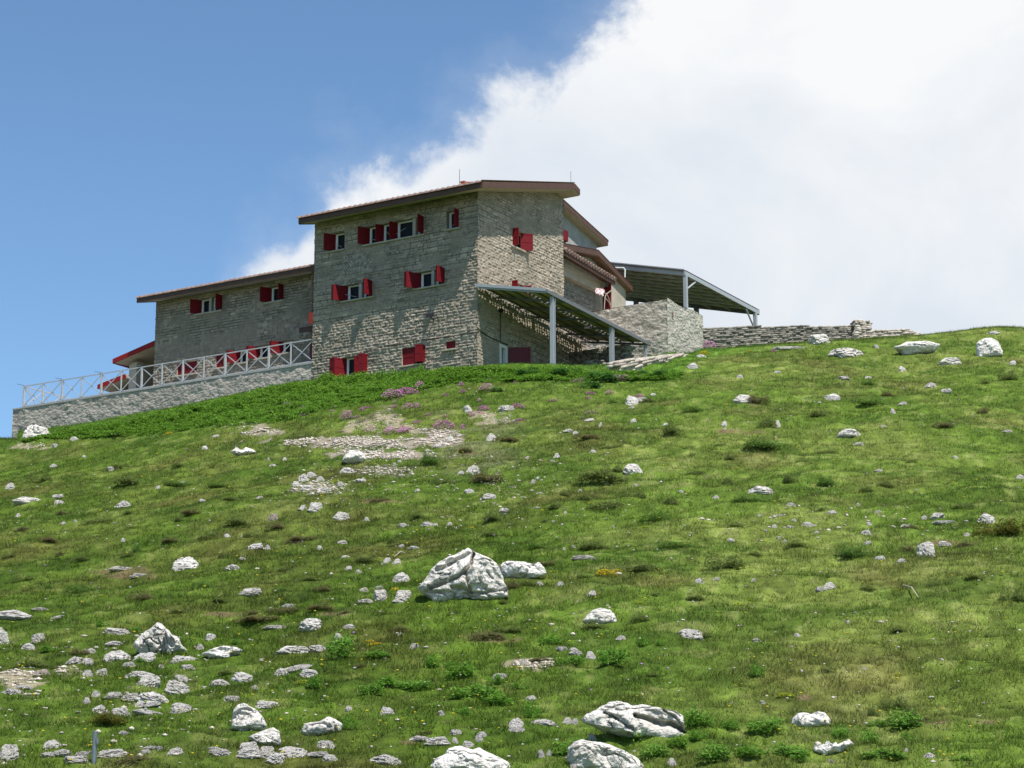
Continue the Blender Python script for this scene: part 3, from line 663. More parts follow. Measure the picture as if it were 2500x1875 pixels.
tiles('roof_tiles', wr, -22.48, -9.67, 1.33, wtp(1.33)+.005, 8.2, wtp(8.2)+.005)
# small porch roof, orange panel and tile edging where wing meets tower
mb = MB(); mb.hexa([(-11.42, 1.2, 3.62), (-9.7, 1.2, 3.62), (-9.7, 2.17, 3.95), (-11.42, 2.17, 3.95), (-11.42, 1.2, 3.90), (-9.7, 1.2, 3.90), (-9.7, 2.17, 4.20), (-11.42, 2.17, 4.20)])
pr = mb.obj('porch_roof', 'brown_fascia', hut); tiles('roof_tiles', pr, -11.42, -9.7, 1.15, 3.93, 2.17, 4.24)
mb = MB(); mb.box(-11.0, -10.3, 1.40, 1.50, 4.05, 4.66); mb.obj('orange_panel', 'orange_panel', hut)
mb = MB()
for k in range(19):
    z = 4.75+k*.122; mb.hexa([(-11.32, 1.98, z), (-10.7, 1.98, z+.12), (-10.7, 2.14, z+.12), (-11.32, 2.14, z), (-11.32, 1.98, z+.05), (-10.7, 1.98, z+.17), (-10.7, 2.14, z+.17), (-11.32, 2.14, z+.05)])
mb.obj('tile_edging', 'tile', hut)
mb = MB(); pbox(mb, FW, -11.45, -10.6, -.02, .06, 1.66, 3.45); mb.obj('wing_door', 'door_red', hut)
# chimney pots, antenna, lamp, cables
X_, _, Z_ = on(1129, 452, Y=6.6)
for pxx, pyy, w in ((1129, 443, .22), (1137, 446, .36), (1149, 445, .22)):
    mb = MB(); y = 6.6; x_, _, z_ = on(pxx, pyy, Y=y); mb.box(x_-w/2, x_+w/2, y, y+.4, top(y)-.1, z_-.05); mb.box(x_-w/2-.03, x_+w/2+.03, y-.03, y+.43, z_-.05, z_+.02); mb.obj('chimney', 'chimney_red', rf)
mb = MB(); xm, _, zm = on(1122, 413, Y=6.6); mb.tube([(xm, 6.6, top(6.6)-.1), (xm, 6.6, zm)], [.022, .014], 6); mb.obj('antenna', 'steel_dark', rf)
mb = MB(); xa, _, za = on(1390, 452, Y=7.2); mb.tube([(.9, 7.2, top(7.2)), (.9, 7.2, top(7.2)+.65)], .012, 5); mb.obj('antenna', 'steel_dark', rf)
mb = MB(); mb.tube([(-2.45, 0, 2.75), (-2.45, -.30, 2.90)], .03, 6); mb.hexa([(-2.62, -.5, 2.80), (-2.28, -.5, 2.80), (-2.28, -.28, 2.92), (-2.62, -.28, 2.92), (-2.62, -.44, 2.98), (-2.28, -.44, 2.98), (-2.28, -.26, 3.06), (-2.62, -.26, 3.06)])
mb.obj('floodlight', 'black_metal', hut)
mb = MB(); mb.tube([(-6.5, -.05, 1.75), (-4.0, -.06, 1.95), (-1.5, -.05, 1.82), (0.05, -.05, 1.98)], .012, 5); mb.tube([(.05, -.04, 1.98), (.05, 1.0, 1.82), (.05, 2.1, 1.80), (.05, 2.6, 1.79)], .022, 6)
mb.tube([(.05, 1.95, 1.8), (.05, 1.95, 3.3)], .022, 6); mb.box(.02, .16, 1.87, 2.03, 3.25, 3.42); mb.obj('cable', 'black_metal', hut)
# sheds beyond the wing
shed = root('shed', 'low shed with bright red roof edge leaning against the hut, far left end', 'shed')
mb = MB(); mb.hexa([(-24.25, 3.0, 1.0), (-23.72, 3.0, 1.0), (-23.72, 6.5, 1.0), (-24.25, 6.5, 1.0), (-24.25, 3.0, 4.0), (-23.72, 3.0, 4.12), (-23.72, 6.5, 4.12), (-24.25, 6.5, 4.0)])
mb.box(-23.7, -21.85, 5.2, 5.4, 1.0, 4.3); mb.obj('wall', 'plaster_beige', shed)
z0s, z1s = 4.28, 4.95
mb = MB(); mb.hexa([(-24.85, 2.43, z0s-.22), (-21.84, 2.43, z1s-.25), (-21.84, 6.8, z1s-.05), (-24.85, 6.8, z0s-.02), (-24.85, 2.43, z0s-.03), (-21.84, 2.43, z1s-.03), (-21.84, 6.8, z1s+.17), (-24.85, 6.8, z0s+.17)])
sr = mb.obj('roof', 'soffit', shed)
mb = MB(); mb.hexa([(-24.9, 2.38, z0s-.25), (-21.84, 2.38, z1s-.28), (-21.84, 2.428, z1s-.28), (-24.9, 2.428, z0s-.25), (-24.9, 2.38, z0s), (-21.84, 2.38, z1s), (-21.84, 2.428, z1s), (-24.9, 2.428, z0s)]); mb.obj('fascia', 'red_fascia', sr)
mb = MB(); mb.box(-24.9, -24.853, 2.43, 6.8, z0s-.25, z0s+.01); mb.obj('fascia', 'red_fascia', sr)
shed2 = root('small_shed', 'smaller red roofed shed seen behind the white railing, lowest roof at left', 'shed')
mb = MB(); mb.box(-26.9, -25.5, 4.4, 6.2, 1.0, 3.0); mb.obj('wall', 'plaster_beige', shed2)
mb = MB(); mb.hexa([(-27.3, 3.95, 3.22), (-25.3, 3.95, 3.60), (-25.3, 6.5, 3.60), (-27.3, 6.5, 3.22), (-27.3, 3.95, 3.44), (-25.3, 3.95, 3.82), (-25.3, 6.5, 3.82), (-27.3, 6.5, 3.44)]); r2 = mb.obj('roof', 'soffit', shed2)
mb = MB(); mb.hexa([(-27.33, 3.90, 3.21), (-25.3, 3.90, 3.59), (-25.3, 3.945, 3.59), (-27.33, 3.945, 3.21), (-27.33, 3.90, 3.46), (-25.3, 3.90, 3.84), (-25.3, 3.945, 3.84), (-27.33, 3.945, 3.46)]); mb.obj('fascia', 'red_fascia', r2)

# terrace with its rubble retaining wall
ter = root('terrace_wall', 'long rough grey retaining wall under the white railing, left of the hut', 'wall')
wall_mesh('wall_face', front(0.0), [(-29.7, -9.66, -2.0, 1.60, [])], ter, res=.06, rub=.05, mat='rubble_grey',
          extra=[[(-29.7, 0, -2), (-29.7, 8, -2), (-29.7, 8, 1.6), (-29.7, 0, 1.6)], [(-29.7, 8, -2), (-9.66, 8, -2), (-9.66, 8, 1.6), (-29.7, 8, 1.6)]])
mb = MB(); mb.box(-29.72, -9.67, -.03, 8.0, 1.58, 1.655); mb.obj('coping', 'concrete', ter)
rl = root('terrace_railing', 'white painted railing of crossed bars along the terrace edge', 'railing')
px = [-29.05+1.386*i for i in range(15)]
for i, x in enumerate(px):
    w = .085 if i % 2 == 0 else .055
    mb = MB(); mb.box(x-w/2, x+w/2, .05, .05+w, 1.655, 2.83); mb.obj('post', 'rail_paint', rl)
for a, b in zip(px, px[1:]):
    for z0_, z1_, yy in ((1.74, 2.76, .065), (2.76, 1.74, .10)):
        mb = MB(); mb.beam((a+.04, yy, z0_), (b-.04, yy, z1_), .024, .042); mb.obj('brace', 'rail_paint', rl)
mb = MB(); mb.beam((px[0]-.05, .09, 2.83), (px[-1]+.0, .09, 2.83), .05, .05); mb.obj('top_rail', 'rail_paint', rl)
mb = MB(); mb.beam((px[0], .09, 1.72), (px[-1], .09, 1.72), .035, .045); mb.obj('bottom_rail', 'rail_paint', rl)
for k in range(1, 4):
    mb = MB(); y = .1+1.386*k; mb.box(px[0]-.035, px[0]+.035, y, y+.07, 1.655, 2.83); mb.obj('post', 'rail_paint', rl)
    for z0_, z1_ in ((1.74, 2.76), (2.76, 1.74)):
        mb = MB(); mb.beam((px[0]+(.015 if z0_ < 2 else -.02), y-1.34, z0_), (px[0]+(.015 if z0_ < 2 else -.02), y-.02, z1_), .028, .05); mb.obj('brace', 'rail_paint', rl)
mb = MB(); mb.beam((px[0], .12, 2.832), (px[0], 4.3, 2.832), .05, .05); mb.obj('top_rail', 'rail_paint', rl)
for x in (px[0], px[2], px[4], px[6], px[8], px[10]):
    mb = MB(); mb.tube([(x+.02, .06, 2.87), (x-.42, -.02, 2.99)], .014, 5); mb.obj('bracket', 'steel_dark', rl)

# pergola against the side wall
pg = root('pergola', 'grey steel pergola with sheet roof against the sunlit side wall of the hut', 'pergola')
XO = 3.88
def rz(x, y): return 4.12-.055*max(y, 0)-(.205+.001*y)*x*(1-.012*y)
def pgz(x, y):      # roof plane
    zi = 4.12-.058*y; zo = 3.32-.042*y; return zi+(zo-zi)*x/XO
V = []; Fc = []
def rq(x0, x1, y0, y1):
    i = len(V); V.extend([(x0, y0, pgz(x0, y0)), (x1, y0, pgz(x1, y0)), (x1, y1, pgz(x1, y1)), (x0, y1, pgz(x0, y1))]); Fc.append((i, i+1, i+2, i+3))
ys = np.arange(-.2, 9.75, .115)
for k in range(len(ys)-1):
    ya, yb = ys[k], ys[k+1]; w2 = .20+.05*ya if (k % 9) < 7 else .0
    gap = (k % 2 == 0) and (k % 9) < 8
    t = .02
    if gap:
        rq(.075, .17, ya, yb); x1_ = min(.17+.045+.028*max(ya, 0), .5); rq(x1_, 2.05, ya, yb)
    else: rq(.02, 2.05, ya, yb)
    if k % 3 == 1 and k > 3: rq(2.45, XO+.05, ya, yb)
    else: rq(2.05, XO+.05, ya, yb)
mesh_np('roof_sheet', V, Fc, 'sheet_under', pg)
mb = MB()
for x in np.linspace(.35, XO-.2, 6)[0:]: mb.beam((x, -.15, pgz(x, -.15)-.045), (x, 9.7, pgz(x, 9.7)-.045), .05, .07)
mb.obj('purlins', 'steel_dark', pg)
for y in (-.12, 1.6, 3.3, 5.0, 6.6, 8.1, 9.6):
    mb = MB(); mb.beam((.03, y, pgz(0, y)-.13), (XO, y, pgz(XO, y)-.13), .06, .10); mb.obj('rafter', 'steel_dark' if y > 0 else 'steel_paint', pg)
mb = MB(); mb.beam((XO+.02, -.2, pgz(XO, -.2)-.09), (XO+.02, 9.75, pgz(XO, 9.75)-.09), .09, .17); mb.obj('edge_beam', 'steel_dark', pg)
mb = MB(); mb.beam((.0, -.215, pgz(0, 0)-.03), (XO, -.215, pgz(XO, 0)-.03), .03, .13); mb.obj('front_trim', 'steel_paint', pg)
for y, g_ in ((.52, -1.0), (6.05, .2), (9.45, 1.6)):
    w = .19 if y < 9 else .13
    mb = MB(); z1_ = pgz(XO, y)-.17; x = XO-.08
    mb.box(x-w/2, x+w/2, y-w/2, y-w/2+.03, g_, z1_); mb.box(x-w/2, x+w/2, y+w/2-.03, y+w/2, g_, z1_); mb.box(x-.02, x+.02, y-w/2+.03, y+w/2-.03, g_, z1_); mb.obj('post', 'steel_paint', pg)
mb = MB(); mb.box(1.82-.06, 1.82+.06, 9.4, 9.52, 1.5, pgz(1.82, 9.5)-.17); mb.obj('post', 'steel_dark', pg)
for i, (x, y) in enumerate(()): pass

# stone terrace corner behind the pergola
blk = root('terrace_bastion', 'tall rough stone terrace corner block right of the pergola', 'wall')
e1 = [[(-1.2, 10.3, 5.15), (4.6, 10.3, 5.18), (4.6, 14.2, 5.20), (-1.2, 14.2, 5.2)]]
wall_mesh('wall_face', front(10.3), [(-1.2, 4.6, .5, lambda s: 5.10+.016*(s+1), [])], blk, res=.06, rub=.055, seed=31, mat='rubble_beige', extra=e1)
wall_mesh('side_face', side(4.6), [(10.3, 14.2, .5, lambda s: 5.19+.06*math.sin(s*2), [])], blk, res=.06, rub=.055, seed=33, mat='rubble_beige',
          extra=[[(4.6, 14.2, 0), (0, 14.2, 0), (0, 14.2, 5.19), (4.6, 14.2, 5.19)]])
mb = MB(); xh, yh, zh = 4.6, *on(1641, 768, X=4.6)[1:]; mb.box(4.60, 4.66, yh-.05, yh+.07, zh-.12, zh+.10); mb.obj('hole_block', 'tile', blk)  # dark-coloured block added in place of a small dark hole in the wall

# big canopy on the upper terrace
cn_ = root('canopy', 'large grey sheet metal canopy on posts over the upper terrace, right of the hut', 'canopy')
YN = 15.45
xa, _, za = on(1672, 661, Y=YN); xl, _, zl = on(1500, 644, Y=YN); _, yf, zf = on(1853, 758, X=xa)
sx = (zl-za)/(xl-xa); sy = (zf-za)/(yf-YN)
def cz(x, y): return za+sx*(x-xa)+sy*(y-YN)
XL = -7.5; XR = xa
V = []; Fc = []; nx = 60
def cq(x0, x1, y0, y1, dz=0):
    i = len(V); V.extend([(x0, y0, cz(x0, y0)+dz), (x1, y0, cz(x1, y0)+dz), (x1, y1, cz(x1, y1)+dz), (x0, y1, cz(x0, y1)+dz)]); Fc.append((i, i+1, i+2, i+3))
xs_ = np.linspace(XL, XR, 50)
for a, b in zip(xs_, xs_[1:]): cq(a, b, YN, yf, -.03)
mesh_np('roof_sheet', V, Fc, 'sheet_canopy', cn_)
V = []; Fc = []
yy_ = np.arange(YN-.03, yf+.03, .05); hh = .022*np.abs(np.sin((yy_-YN)/.23*np.pi))
for k in range(len(yy_)-1):
    i = len(V); V.extend([(XL, yy_[k], cz(XL, yy_[k])+.02+hh[k]), (XR+.06, yy_[k], cz(XR+.06, yy_[k])+.02+hh[k]), (XR+.06, yy_[k+1], cz(XR+.06, yy_[k+1])+.02+hh[k+1]), (XL, yy_[k+1], cz(XL, yy_[k+1])+.02+hh[k+1])]); Fc.append((i, i+1, i+2, i+3))
mesh_np('top_sheet', V, Fc, 'sheet_top', cn_)
mb = MB()
for y in np.linspace(YN+.75, yf-.6, 9): mb.beam((XL, y, cz(XL, y)-.085), (XR, y, cz(XR, y)-.085), .07, .10)
mb.obj('purlins', 'rail_paint', cn_)
mb = MB(); mb.beam((XL, yf, cz(XL, yf)-.14), (XR, yf, cz(XR, yf)-.14), .07, .26); mb.obj('rear_beam', 'steel_dark', cn_)
for x in np.linspace(XL+.3, XR-1.3, 8):
    mb = MB(); mb.beam((x, YN+.1, cz(x, YN)-.19), (x+.9, yf-.1, cz(x+.9, yf)-.19), .04, .06); mb.obj('rafter', 'steel_paint', cn_)
mb = MB(); mb.beam((XR, YN-.02, cz(XR, YN)-.13), (XR, yf, cz(XR, yf)-.13), .08, .22); mb.obj('verge_beam', 'steel_paint', cn_)
mb = MB(); mb.beam((XL, YN-.03, cz(XL, YN)-.14), (XR-.05, YN-.03, cz(XR-.05, YN)-.14), .06, .24); mb.obj('front_beam', 'steel_paint', cn_)
mb = MB(); mb.tube([(XL, YN-.12, cz(XL, YN)+.0), (XR, YN-.12, cz(XR, YN)+.0)], .065, 8); mb.obj('gutter', 'steel_dark', cn_)
for (x, y) in ((XR-.03, YN+.1), (XR-.03, yf-.45)):
    mb = MB(); mb.box(x-.09, x+.09, y-.09, y+.09, 2.0, cz(x, y)-.25); mb.obj('post', 'steel_paint', cn_)
for px_, py_ in ((1553, 735), (1700, 752)):
    x, _, z = on(px_, py_, Y=yf-.4); mb = MB(); mb.box(x-.12, x+.12, yf-.5, yf-.3, 2, cz(x, yf-.4)-.2); mb.obj('post', 'steel_dark', cn_)
x = XR-.03; mb = MB(); mb.tube([(x, YN+.15, cz(x, YN)-1.0), (x, YN+1.25, cz(x, YN+1.2)-.3)], .05, 8); mb.obj('knee_brace', 'steel_paint', cn_)
mb = MB(); mb.tube([(x, yf-.5, cz(x, yf)-1.25), (x, yf-1.6, cz(x, yf-1.5)-.3)], .05, 8); mb.obj('knee_brace', 'steel_paint', cn_)
xd, _, zd = on(1553-10, 653, Y=YN-.3)
xq, _, zq = on(1504, 652, Y=15.28); xq2, _, zq2 = on(1526, 655, Y=15.28); xq3, _, zq3 = on(1525, 688, Y=15.28)
mb = MB(); mb.tube([(xq-.3, 15.28, zq), (xq2-.08, 15.28, zq2+.03), (xq2, 15.28, zq2-.08), (xq3, 15.28, zq3)], .045, 8); mb.obj('downpipe', 'frame_white', hut)

# bare sticks and cloth at the side entrance
def at(px_, py_, X): x, y, z = on(px_, py_, X=X); return (x, y, z)
st = root('stick_rack', 'rack of bare crossed sticks in front of the dark side entrance', 'rack'); mb = MB()
for a, b in (((1453, 704), (1480, 718)), ((1480, 718), (1493, 709)), ((1480, 718), (1477, 726)), ((1477, 726), (1475, 757)), ((1482, 718), (1493, 746)), ((1477, 726), (1492, 744)), ((1480, 718), (1470, 712)), ((1488, 740), (1493, 756))):
    mb.tube([at(*a, .25), at(*b, .25)], [.028, .022], 6)
mb.obj('sticks', 'stick_wood', st)
cl = root('cloth', 'white and pink cloth hung on the crossed sticks by the entrance', 'cloth'); V = []
c_ = [(1453, 706), (1460, 709), (1463, 702), (1470, 704), (1475, 707), (1475, 722), (1470, 721), (1462, 718), (1455, 716)]
gx = np.linspace(0, 1, 9); rows = []
for i, u in enumerate(gx):
    for j, v in enumerate(np.linspace(0, 1, 9)):
        pxx = 1454+u*21+1.5*math.sin(v*6); pyy = 703+u*3+v*(11+4*math.sin(u*9)**2+u*4); x, y, z = on(pxx, pyy, X=.33+.05*math.sin(u*14+v*3)); rows.append((x, y, z))
i9 = np.arange(81).reshape(9, 9); Fq = np.stack([i9[:-1, :-1], i9[:-1, 1:], i9[1:, 1:], i9[1:, :-1]], -1).reshape(-1, 4)
co = mesh_np('fabric', rows, Fq, 'white_cloth', cl, smooth=True); sm = co.modifiers.new('thick', 'SOLIDIFY'); sm.thickness = .012

# ------------------------------------------------------------------ dry stone walls, every stone laid
def drystone(name, label, path, heights, thick, mat='drystone', sl=.34, sh=.105, seed=0, world=False, jitter=.10, parts=None):
    r = random.Random(seed); V = []; F = []; T = []
    P = [np.array(p, float) for p in path]; seg = [np.linalg.norm((b-a)[:2]) for a, b in zip(P, P[1:])]; tot = sum(seg)
    def at_(s):
        s = min(max(s, 0), tot-1e-6); k = 0
        while s > seg[k]: s -= seg[k]; k += 1
        t = s/seg[k]; d = (P[k+1]-P[k])[:2]/seg[k]; return P[k]+(P[k+1]-P[k])*t, d, (heights[k]+(heights[k+1]-heights[k])*t), (P[k+1]-P[k])[2]/seg[k]
    zoff = -.35; nrow = int((max(heights)+.35)/sh)+1
    for rix in range(nrow):
        s = -r.random()*sl
        while s < tot:
            w = sl*r.uniform(.55, 1.6); c, d, h, slo = at_(s+w/2); z = zoff+rix*sh
            if z < h-sh*.4:
                for sidey in (0, 1):
                    cy = (-.5+sidey)*thick*.5; hh = sh*r.uniform(.94, 1.03); ww = w*.98; tt = thick*.5*r.uniform(.85, 1.1); tw = r.uniform(-.03, .03)
                    i0 = len(V); tv = r.random()
                    nrm = np.array([-d[1], d[0]]); bulge = r.uniform(-.03, .03)
                    for dz in (0, 1):
                        for (a, b) in ((-.5, -.5), (.5, -.5), (.5, .5), (-.5, .5)):
                            ja = r.uniform(-jitter, jitter)*.22; 
                            q = c[:2]+d*(a*ww*(1-.08*r.random())+ja*w)+nrm*(cy+b*tt+bulge+r.uniform(-.015, .015))
                            V.append((q[0], q[1], c[2]+z+dz*hh+a*ww*(tw+slo)+r.uniform(-.012, .012))); T.append(tv)
                    for f in ((3, 2, 1, 0), (4, 5, 6, 7), (0, 1, 5, 4), (1, 2, 6, 5), (2, 3, 7, 6), (3, 0, 4, 7)): F.append([i0+k for k in f])
            s += w
    if world: rt_ = bpy.data.objects.new(name, None); link(rt_); tag(rt_, label, 'wall')
    else: rt_ = root(name, label, 'wall')
    T = np.array(T)[:, None]*np.ones((1, 3)); o = mesh_np('stones', V, F, mat, rt_, T)
    return rt_
drystone('low_stone_wall', 'shaded low stone wall beneath the far end of the pergola', [(-.05, 8.7, 1.75), (3.3, 8.55, 1.72)], [.93, .86], .4, seed=2)
drystone('low_stone_wall', 'short curved stone kerb under the pergola, nearer than the shaded wall', [(.4, 6.2, .55), (2.6, 6.15, .68), (3.4, 6.25, .65), (3.62, 5.7, .45)], [.45, .68, .68, .40], .35, seed=4)

# ------------------------------------------------------------------ terrain
def inv(px, py):
    px = np.asarray(px, float); py = np.asarray(py, float); out = np.zeros(px.shape+(3,)); t = np.linspace(27, 127, 700)
    for a in range(0, len(px), 3000):
        x, y = px[a:a+3000], py[a:a+3000]
        dx = (x-PW/2); dyy = (PH/2-y); ry = dyy*Uv[1]+F_PX*Fv[1]; rz_ = dyy*Uv[2]+F_PX*Fv[2]
        XX = (dx/ry)[:, None]*t; YY = np.broadcast_to(t, XX.shape); ZZ = (rz_/ry)[:, None]*t
        d = ZZ-HMAP(XX, YY); neg = d < 0; k = np.where(neg.any(1), neg.argmax(1), d[:, :660].argmin(1))
        i = np.arange(len(k)); out[a:a+3000, 0] = XX[i, k]; out[a:a+3000, 1] = YY[i, k]; out[a:a+3000, 2] = HMAP(XX[i, k], YY[i, k])
    return out
def edges(fine_a, fine_b, n, coarse):
    return np.array(sorted(set(np.round(np.concatenate([coarse[coarse < fine_a], np.linspace(fine_a, fine_b, n), coarse[coarse > fine_b]]), 5))))
us = edges(-.245, .245, 860, np.array([-6, -3, -1.5, -.9, -.6, -.45, -.35, -.30, -.27, .27, .30, .35, .45, .6, .9, 1.5, 3, 6.]))
yf_ = 28*np.exp(np.linspace(0, 1, 900)*math.log(128/28.)); ysg = np.concatenate([[-25, -15, -5, 3, 10, 16, 20, 24, 26], yf_, [131, 136, 142, 150, 160, 180, 230, 320, 500, 900]])
UG, YG = np.meshgrid(us, ysg); XG = UG*(YG+30); ZG = height(XG, YG)
SKY = np.array([(-400, 1110), (0, 1068), (40, 1070), (60, 1078), (1690, 860), (1712, 850), (1800, 846), (1880, 840), (1960, 834), (2078, 828), (2124, 824), (2240, 817), (2330, 808), (2400, 799), (2440, 796), (2500, 799), (3000, 803)], float)
_px, _py = project(XG, np.maximum(YG, 1), ZG); _lim = np.interp(_px, SKY[:, 0], SKY[:, 1]); _dyy = PH/2-_lim
_ry = _dyy*Uv[1]+F_PX*Fv[1]; _rz = _dyy*Uv[2]+F_PX*Fv[2]; _zl = YG*_rz/_ry
_back = np.maximum(YG-112, 0)*.03+.06*(fbm2(XG/.6, YG/.8, 2, 401))
_m = (YG > 70) & ((_px > 1650) | (_px < 45)) & (YG < 400); ZG = np.where(_m, np.minimum(ZG, _zl-.05-_back), ZG)
for _x in (10, 1720, 1800, 1960, 2124, 2240, 2330, 2400, 2480):
    _s = (abs(_px-_x) < 6) & (YG > 60) & (YG < 140); _q = project(XG, np.maximum(YG, 1), ZG)[1]
def HMAP(x, y):     # bilinear lookup of the mesh heights
    u = x/(y+30); iu = np.clip(np.searchsorted(us, u)-1, 0, len(us)-2); iy = np.clip(np.searchsorted(ysg, y)-1, 0, len(ysg)-2)
    fu = np.clip((u-us[iu])/(us[iu+1]-us[iu]), 0, 1); fy = np.clip((y-ysg[iy])/(ysg[iy+1]-ysg[iy]), 0, 1)
    return (ZG[iy, iu]*(1-fu)+ZG[iy, iu+1]*fu)*(1-fy)+(ZG[iy+1, iu]*(1-fu)+ZG[iy+1, iu+1]*fu)*fy
def hit1(px, py): return inv(np.array([px]), np.array([py]))[0]

SAND = [(945, 1022, 70, 46), (1205, 1020, 90, 34), (985, 1045, 90, 22), (70, 1090, 100, 16), (50, 1655, 110, 44), (165, 1640, 70, 20), (1300, 1625, 110, 26), (900, 1040, 110, 30), (1190, 1175, 60, 18), (600, 1040, 80, 16)]
GRAV = [(880, 1082, 380, 24), (1070, 1072, 110, 40), (940, 1110, 230, 18), (630, 1055, 96, 16), (780, 1192, 130, 34), (845, 1100, 60, 20), (940, 1150, 150, 20), (1230, 1030, 60, 14), (75, 1700, 60, 10)]
SOIL = [(300, 1398, 150, 26), (735, 1324, 90, 10), (2265, 1764, 110, 13), (1965, 1702, 34, 14), (1912, 1729, 26, 10), (1030, 1812, 90, 9), (930, 1224, 130, 9), (1800, 1054, 110, 13),
        (560, 1500, 130, 12), (2410, 1763, 60, 9), (640, 1535, 120, 10), (345, 1462, 80, 16), (2070, 1782, 40, 8), (1180, 1560, 120, 16), (1140, 1107, 60, 9), (1430, 1076, 80, 8), (2300, 1325, 60, 12), (820, 1500, 120, 10), (1640, 1228, 40, 8), (1840, 988, 40, 8)]
def emask(px, py, L_, n):
    m = np.zeros_like(px)
    for cx, cy, w, h in L_:
        d = np.hypot((px-cx)/(w/2), (py-cy)/(h/2)); m = np.maximum(m, sst(1.2, .75, d+(n-.5)*2.3))
    return m
BAND = np.array([(-50, 1068), (90, 1072), (250, 1070), (400, 1058), (560, 1042), (700, 1030), (800, 1000), (900, 985), (1000, 962), (1100, 935), (1300, 932), (1640, 930), (1700, 880), (2600, 700)], float)
def gcol(x, y, z):
    px, py = project(x, y, z)
    west = sst(1700, 1150, px)*sst(2050, 1800, py*0+px*.35+1200)
    n1 = fbm2(x/5.5, y/7.5, 4, 61); n2 = fbm2(x/1.6, y/2.2, 4, 71); n3 = fbm2(x/.45, y/.6, 3, 81); n4 = fbm2(x/14, y/18, 3, 91); n5 = fbm2(x/2.6+5, y/3.8, 4, 101)
    C = lambda a: np.array(a)
    g = C((.108, .172, .028))+np.zeros(x.shape+(3,))
    def mx(g, c, m): return g*(1-m[..., None])+C(c)*m[..., None]
    g = mx(g, (.165, .205, .052), sst(.45, .68, n1)*.75)          # dry, pale green
    g = mx(g, (.066, .118, .018), sst(.50, .66, n2)*.75)            # lush
    leftish = sst(1500, 600, px)*sst(1140, 1220, py)*sst(1700, 1560, py)
    g = mx(g, (.115, .118, .038), sst(.52, .68, n5+.05*leftish)*.38)   # olive brown heath
    g = mx(g, (.15, .112, .048), sst(.68, .80, n5+.04*leftish)*.35)
    g = mx(g, (.20, .21, .085), sst(.60, .75, n3)*.45)
    g = mx(g, (.24, .22, .16), sst(.35, .0, np.abs(px-1150)/500)*sst(990, 1010, py)*sst(1180, 1120, py)*sst(.45, .62, n2)*.5)
    lush = sst(12, -14, py-np.interp(px, BAND[:, 0], BAND[:, 1]))
    g = mx(g, (.085, .17, .022), lush*.9)
    n6 = fbm2(x/.8, y/1.1, 3, 121); n7 = fbm2(x/.22, y/.30, 2, 131); g = g*(.62+.76*n3[..., None])*(.72+.56*n7[..., None])*(.80+.40*n6[..., None])*np.array((.95, .955, .84)); wst = sst(1750, 1000, px)[..., None]; g = g*(1-wst)+g*np.array((.74, .78, .66))*wst
    g = mx(g, (.165, .115, .070), emask(px, py, SOIL, .5*n3+.5*n2)*.75*sst(.35, .55, n6)); g = mx(g, (.36, .30, .22), emask(px, py, SAND, .4*n3+.6*n2)*sst(.58, .45, n3)*.7); gm = emask(px, py, GRAV[:4], n3)*sst(.70, .52, n2)+.0; gm = np.maximum(gm, .25*emask(px, py, GRAV[4:], n3)); g = mx(g, (.29, .25, .205), gm*.85)
    return g, np.maximum(gm, .85*np.maximum(emask(px, py, SAND, .4*n3+.6*n2)*sst(.60, .45, n3), emask(px, py, SOIL, .5*n3+.5*n2)*.7)), px, py, n2, n5
tint, _, _, _, _, _ = gcol(XG.ravel(), YG.ravel(), ZG.ravel())
ii = np.arange(XG.size).reshape(XG.shape)
Fq = np.stack([ii[:-1, :-1], ii[:-1, 1:], ii[1:, 1:], ii[1:, :-1]], -1).reshape(-1, 4)
ground = mesh_np('ground', np.stack([XG.ravel(), YG.ravel(), ZG.ravel()], 1), Fq, 'ground', None, tint, smooth=True); ground['kind'] = 'structure'

# ------------------------------------------------------------------ rocks
def ico(sub):
    bm = bmesh.new(); bmesh.ops.create_icosphere(bm, subdivisions=sub, radius=1.0); V = np.array([v.co[:] for v in bm.verts]); F = np.array([[v.index for v in f.verts] for f in bm.faces]); bm.free(); return V, F
ICO = {k: ico(k) for k in (3, 4, 5, 6)}
def facet(p, rng, n=14, lo=.50, hi=.86):
    for _ in range(n):
        d = rng.normal(size=3); d[2] = abs(d[2])*.8; d /= np.linalg.norm(d); k = rng.uniform(lo, hi); e = np.maximum(p@d-k, 0); p = p-e[:, None]*d*.92
    return p
def rock_mesh(name, seed, sub, sx=1, sy=1, sz=1, blocky=14, rough_=.10):
    rng = np.random.default_rng(seed); V, F = ICO[sub]; p = V.copy(); p = facet(p, rng, blocky+8)
    n = (fbm3(p*1.6+seed, 4, seed)-.5); p = p*(1+n[:, None]*.26)
    rid = np.abs(fbm3(p*np.array([2.2, 2.2, 4.5])+seed*3, 3, seed+5)-.5); p = p*(1-.22*sst(.07, 0, rid)[:, None])
    p = p*(1+(fbm3(p*7, 3, seed+9)-.5)[:, None]*rough_)
    mn, mxx = p.min(0), p.max(0); p[:, 0] = (p[:, 0]-(mn[0]+mxx[0])/2)/(mxx[0]-mn[0]); p[:, 1] = (p[:, 1]-(mn[1]+mxx[1])/2)/(mxx[1]-mn[1])
    p[:, 2] = (p[:, 2]-mxx[2])/(mxx[2]-mn[2])*1.6+1.0
    me = bpy.data.meshes.new(name); me.from_pydata(p.tolist(), [], F.tolist()); me.update()
    for q in me.polygons: q.use_smooth = sub >= 5
    return me
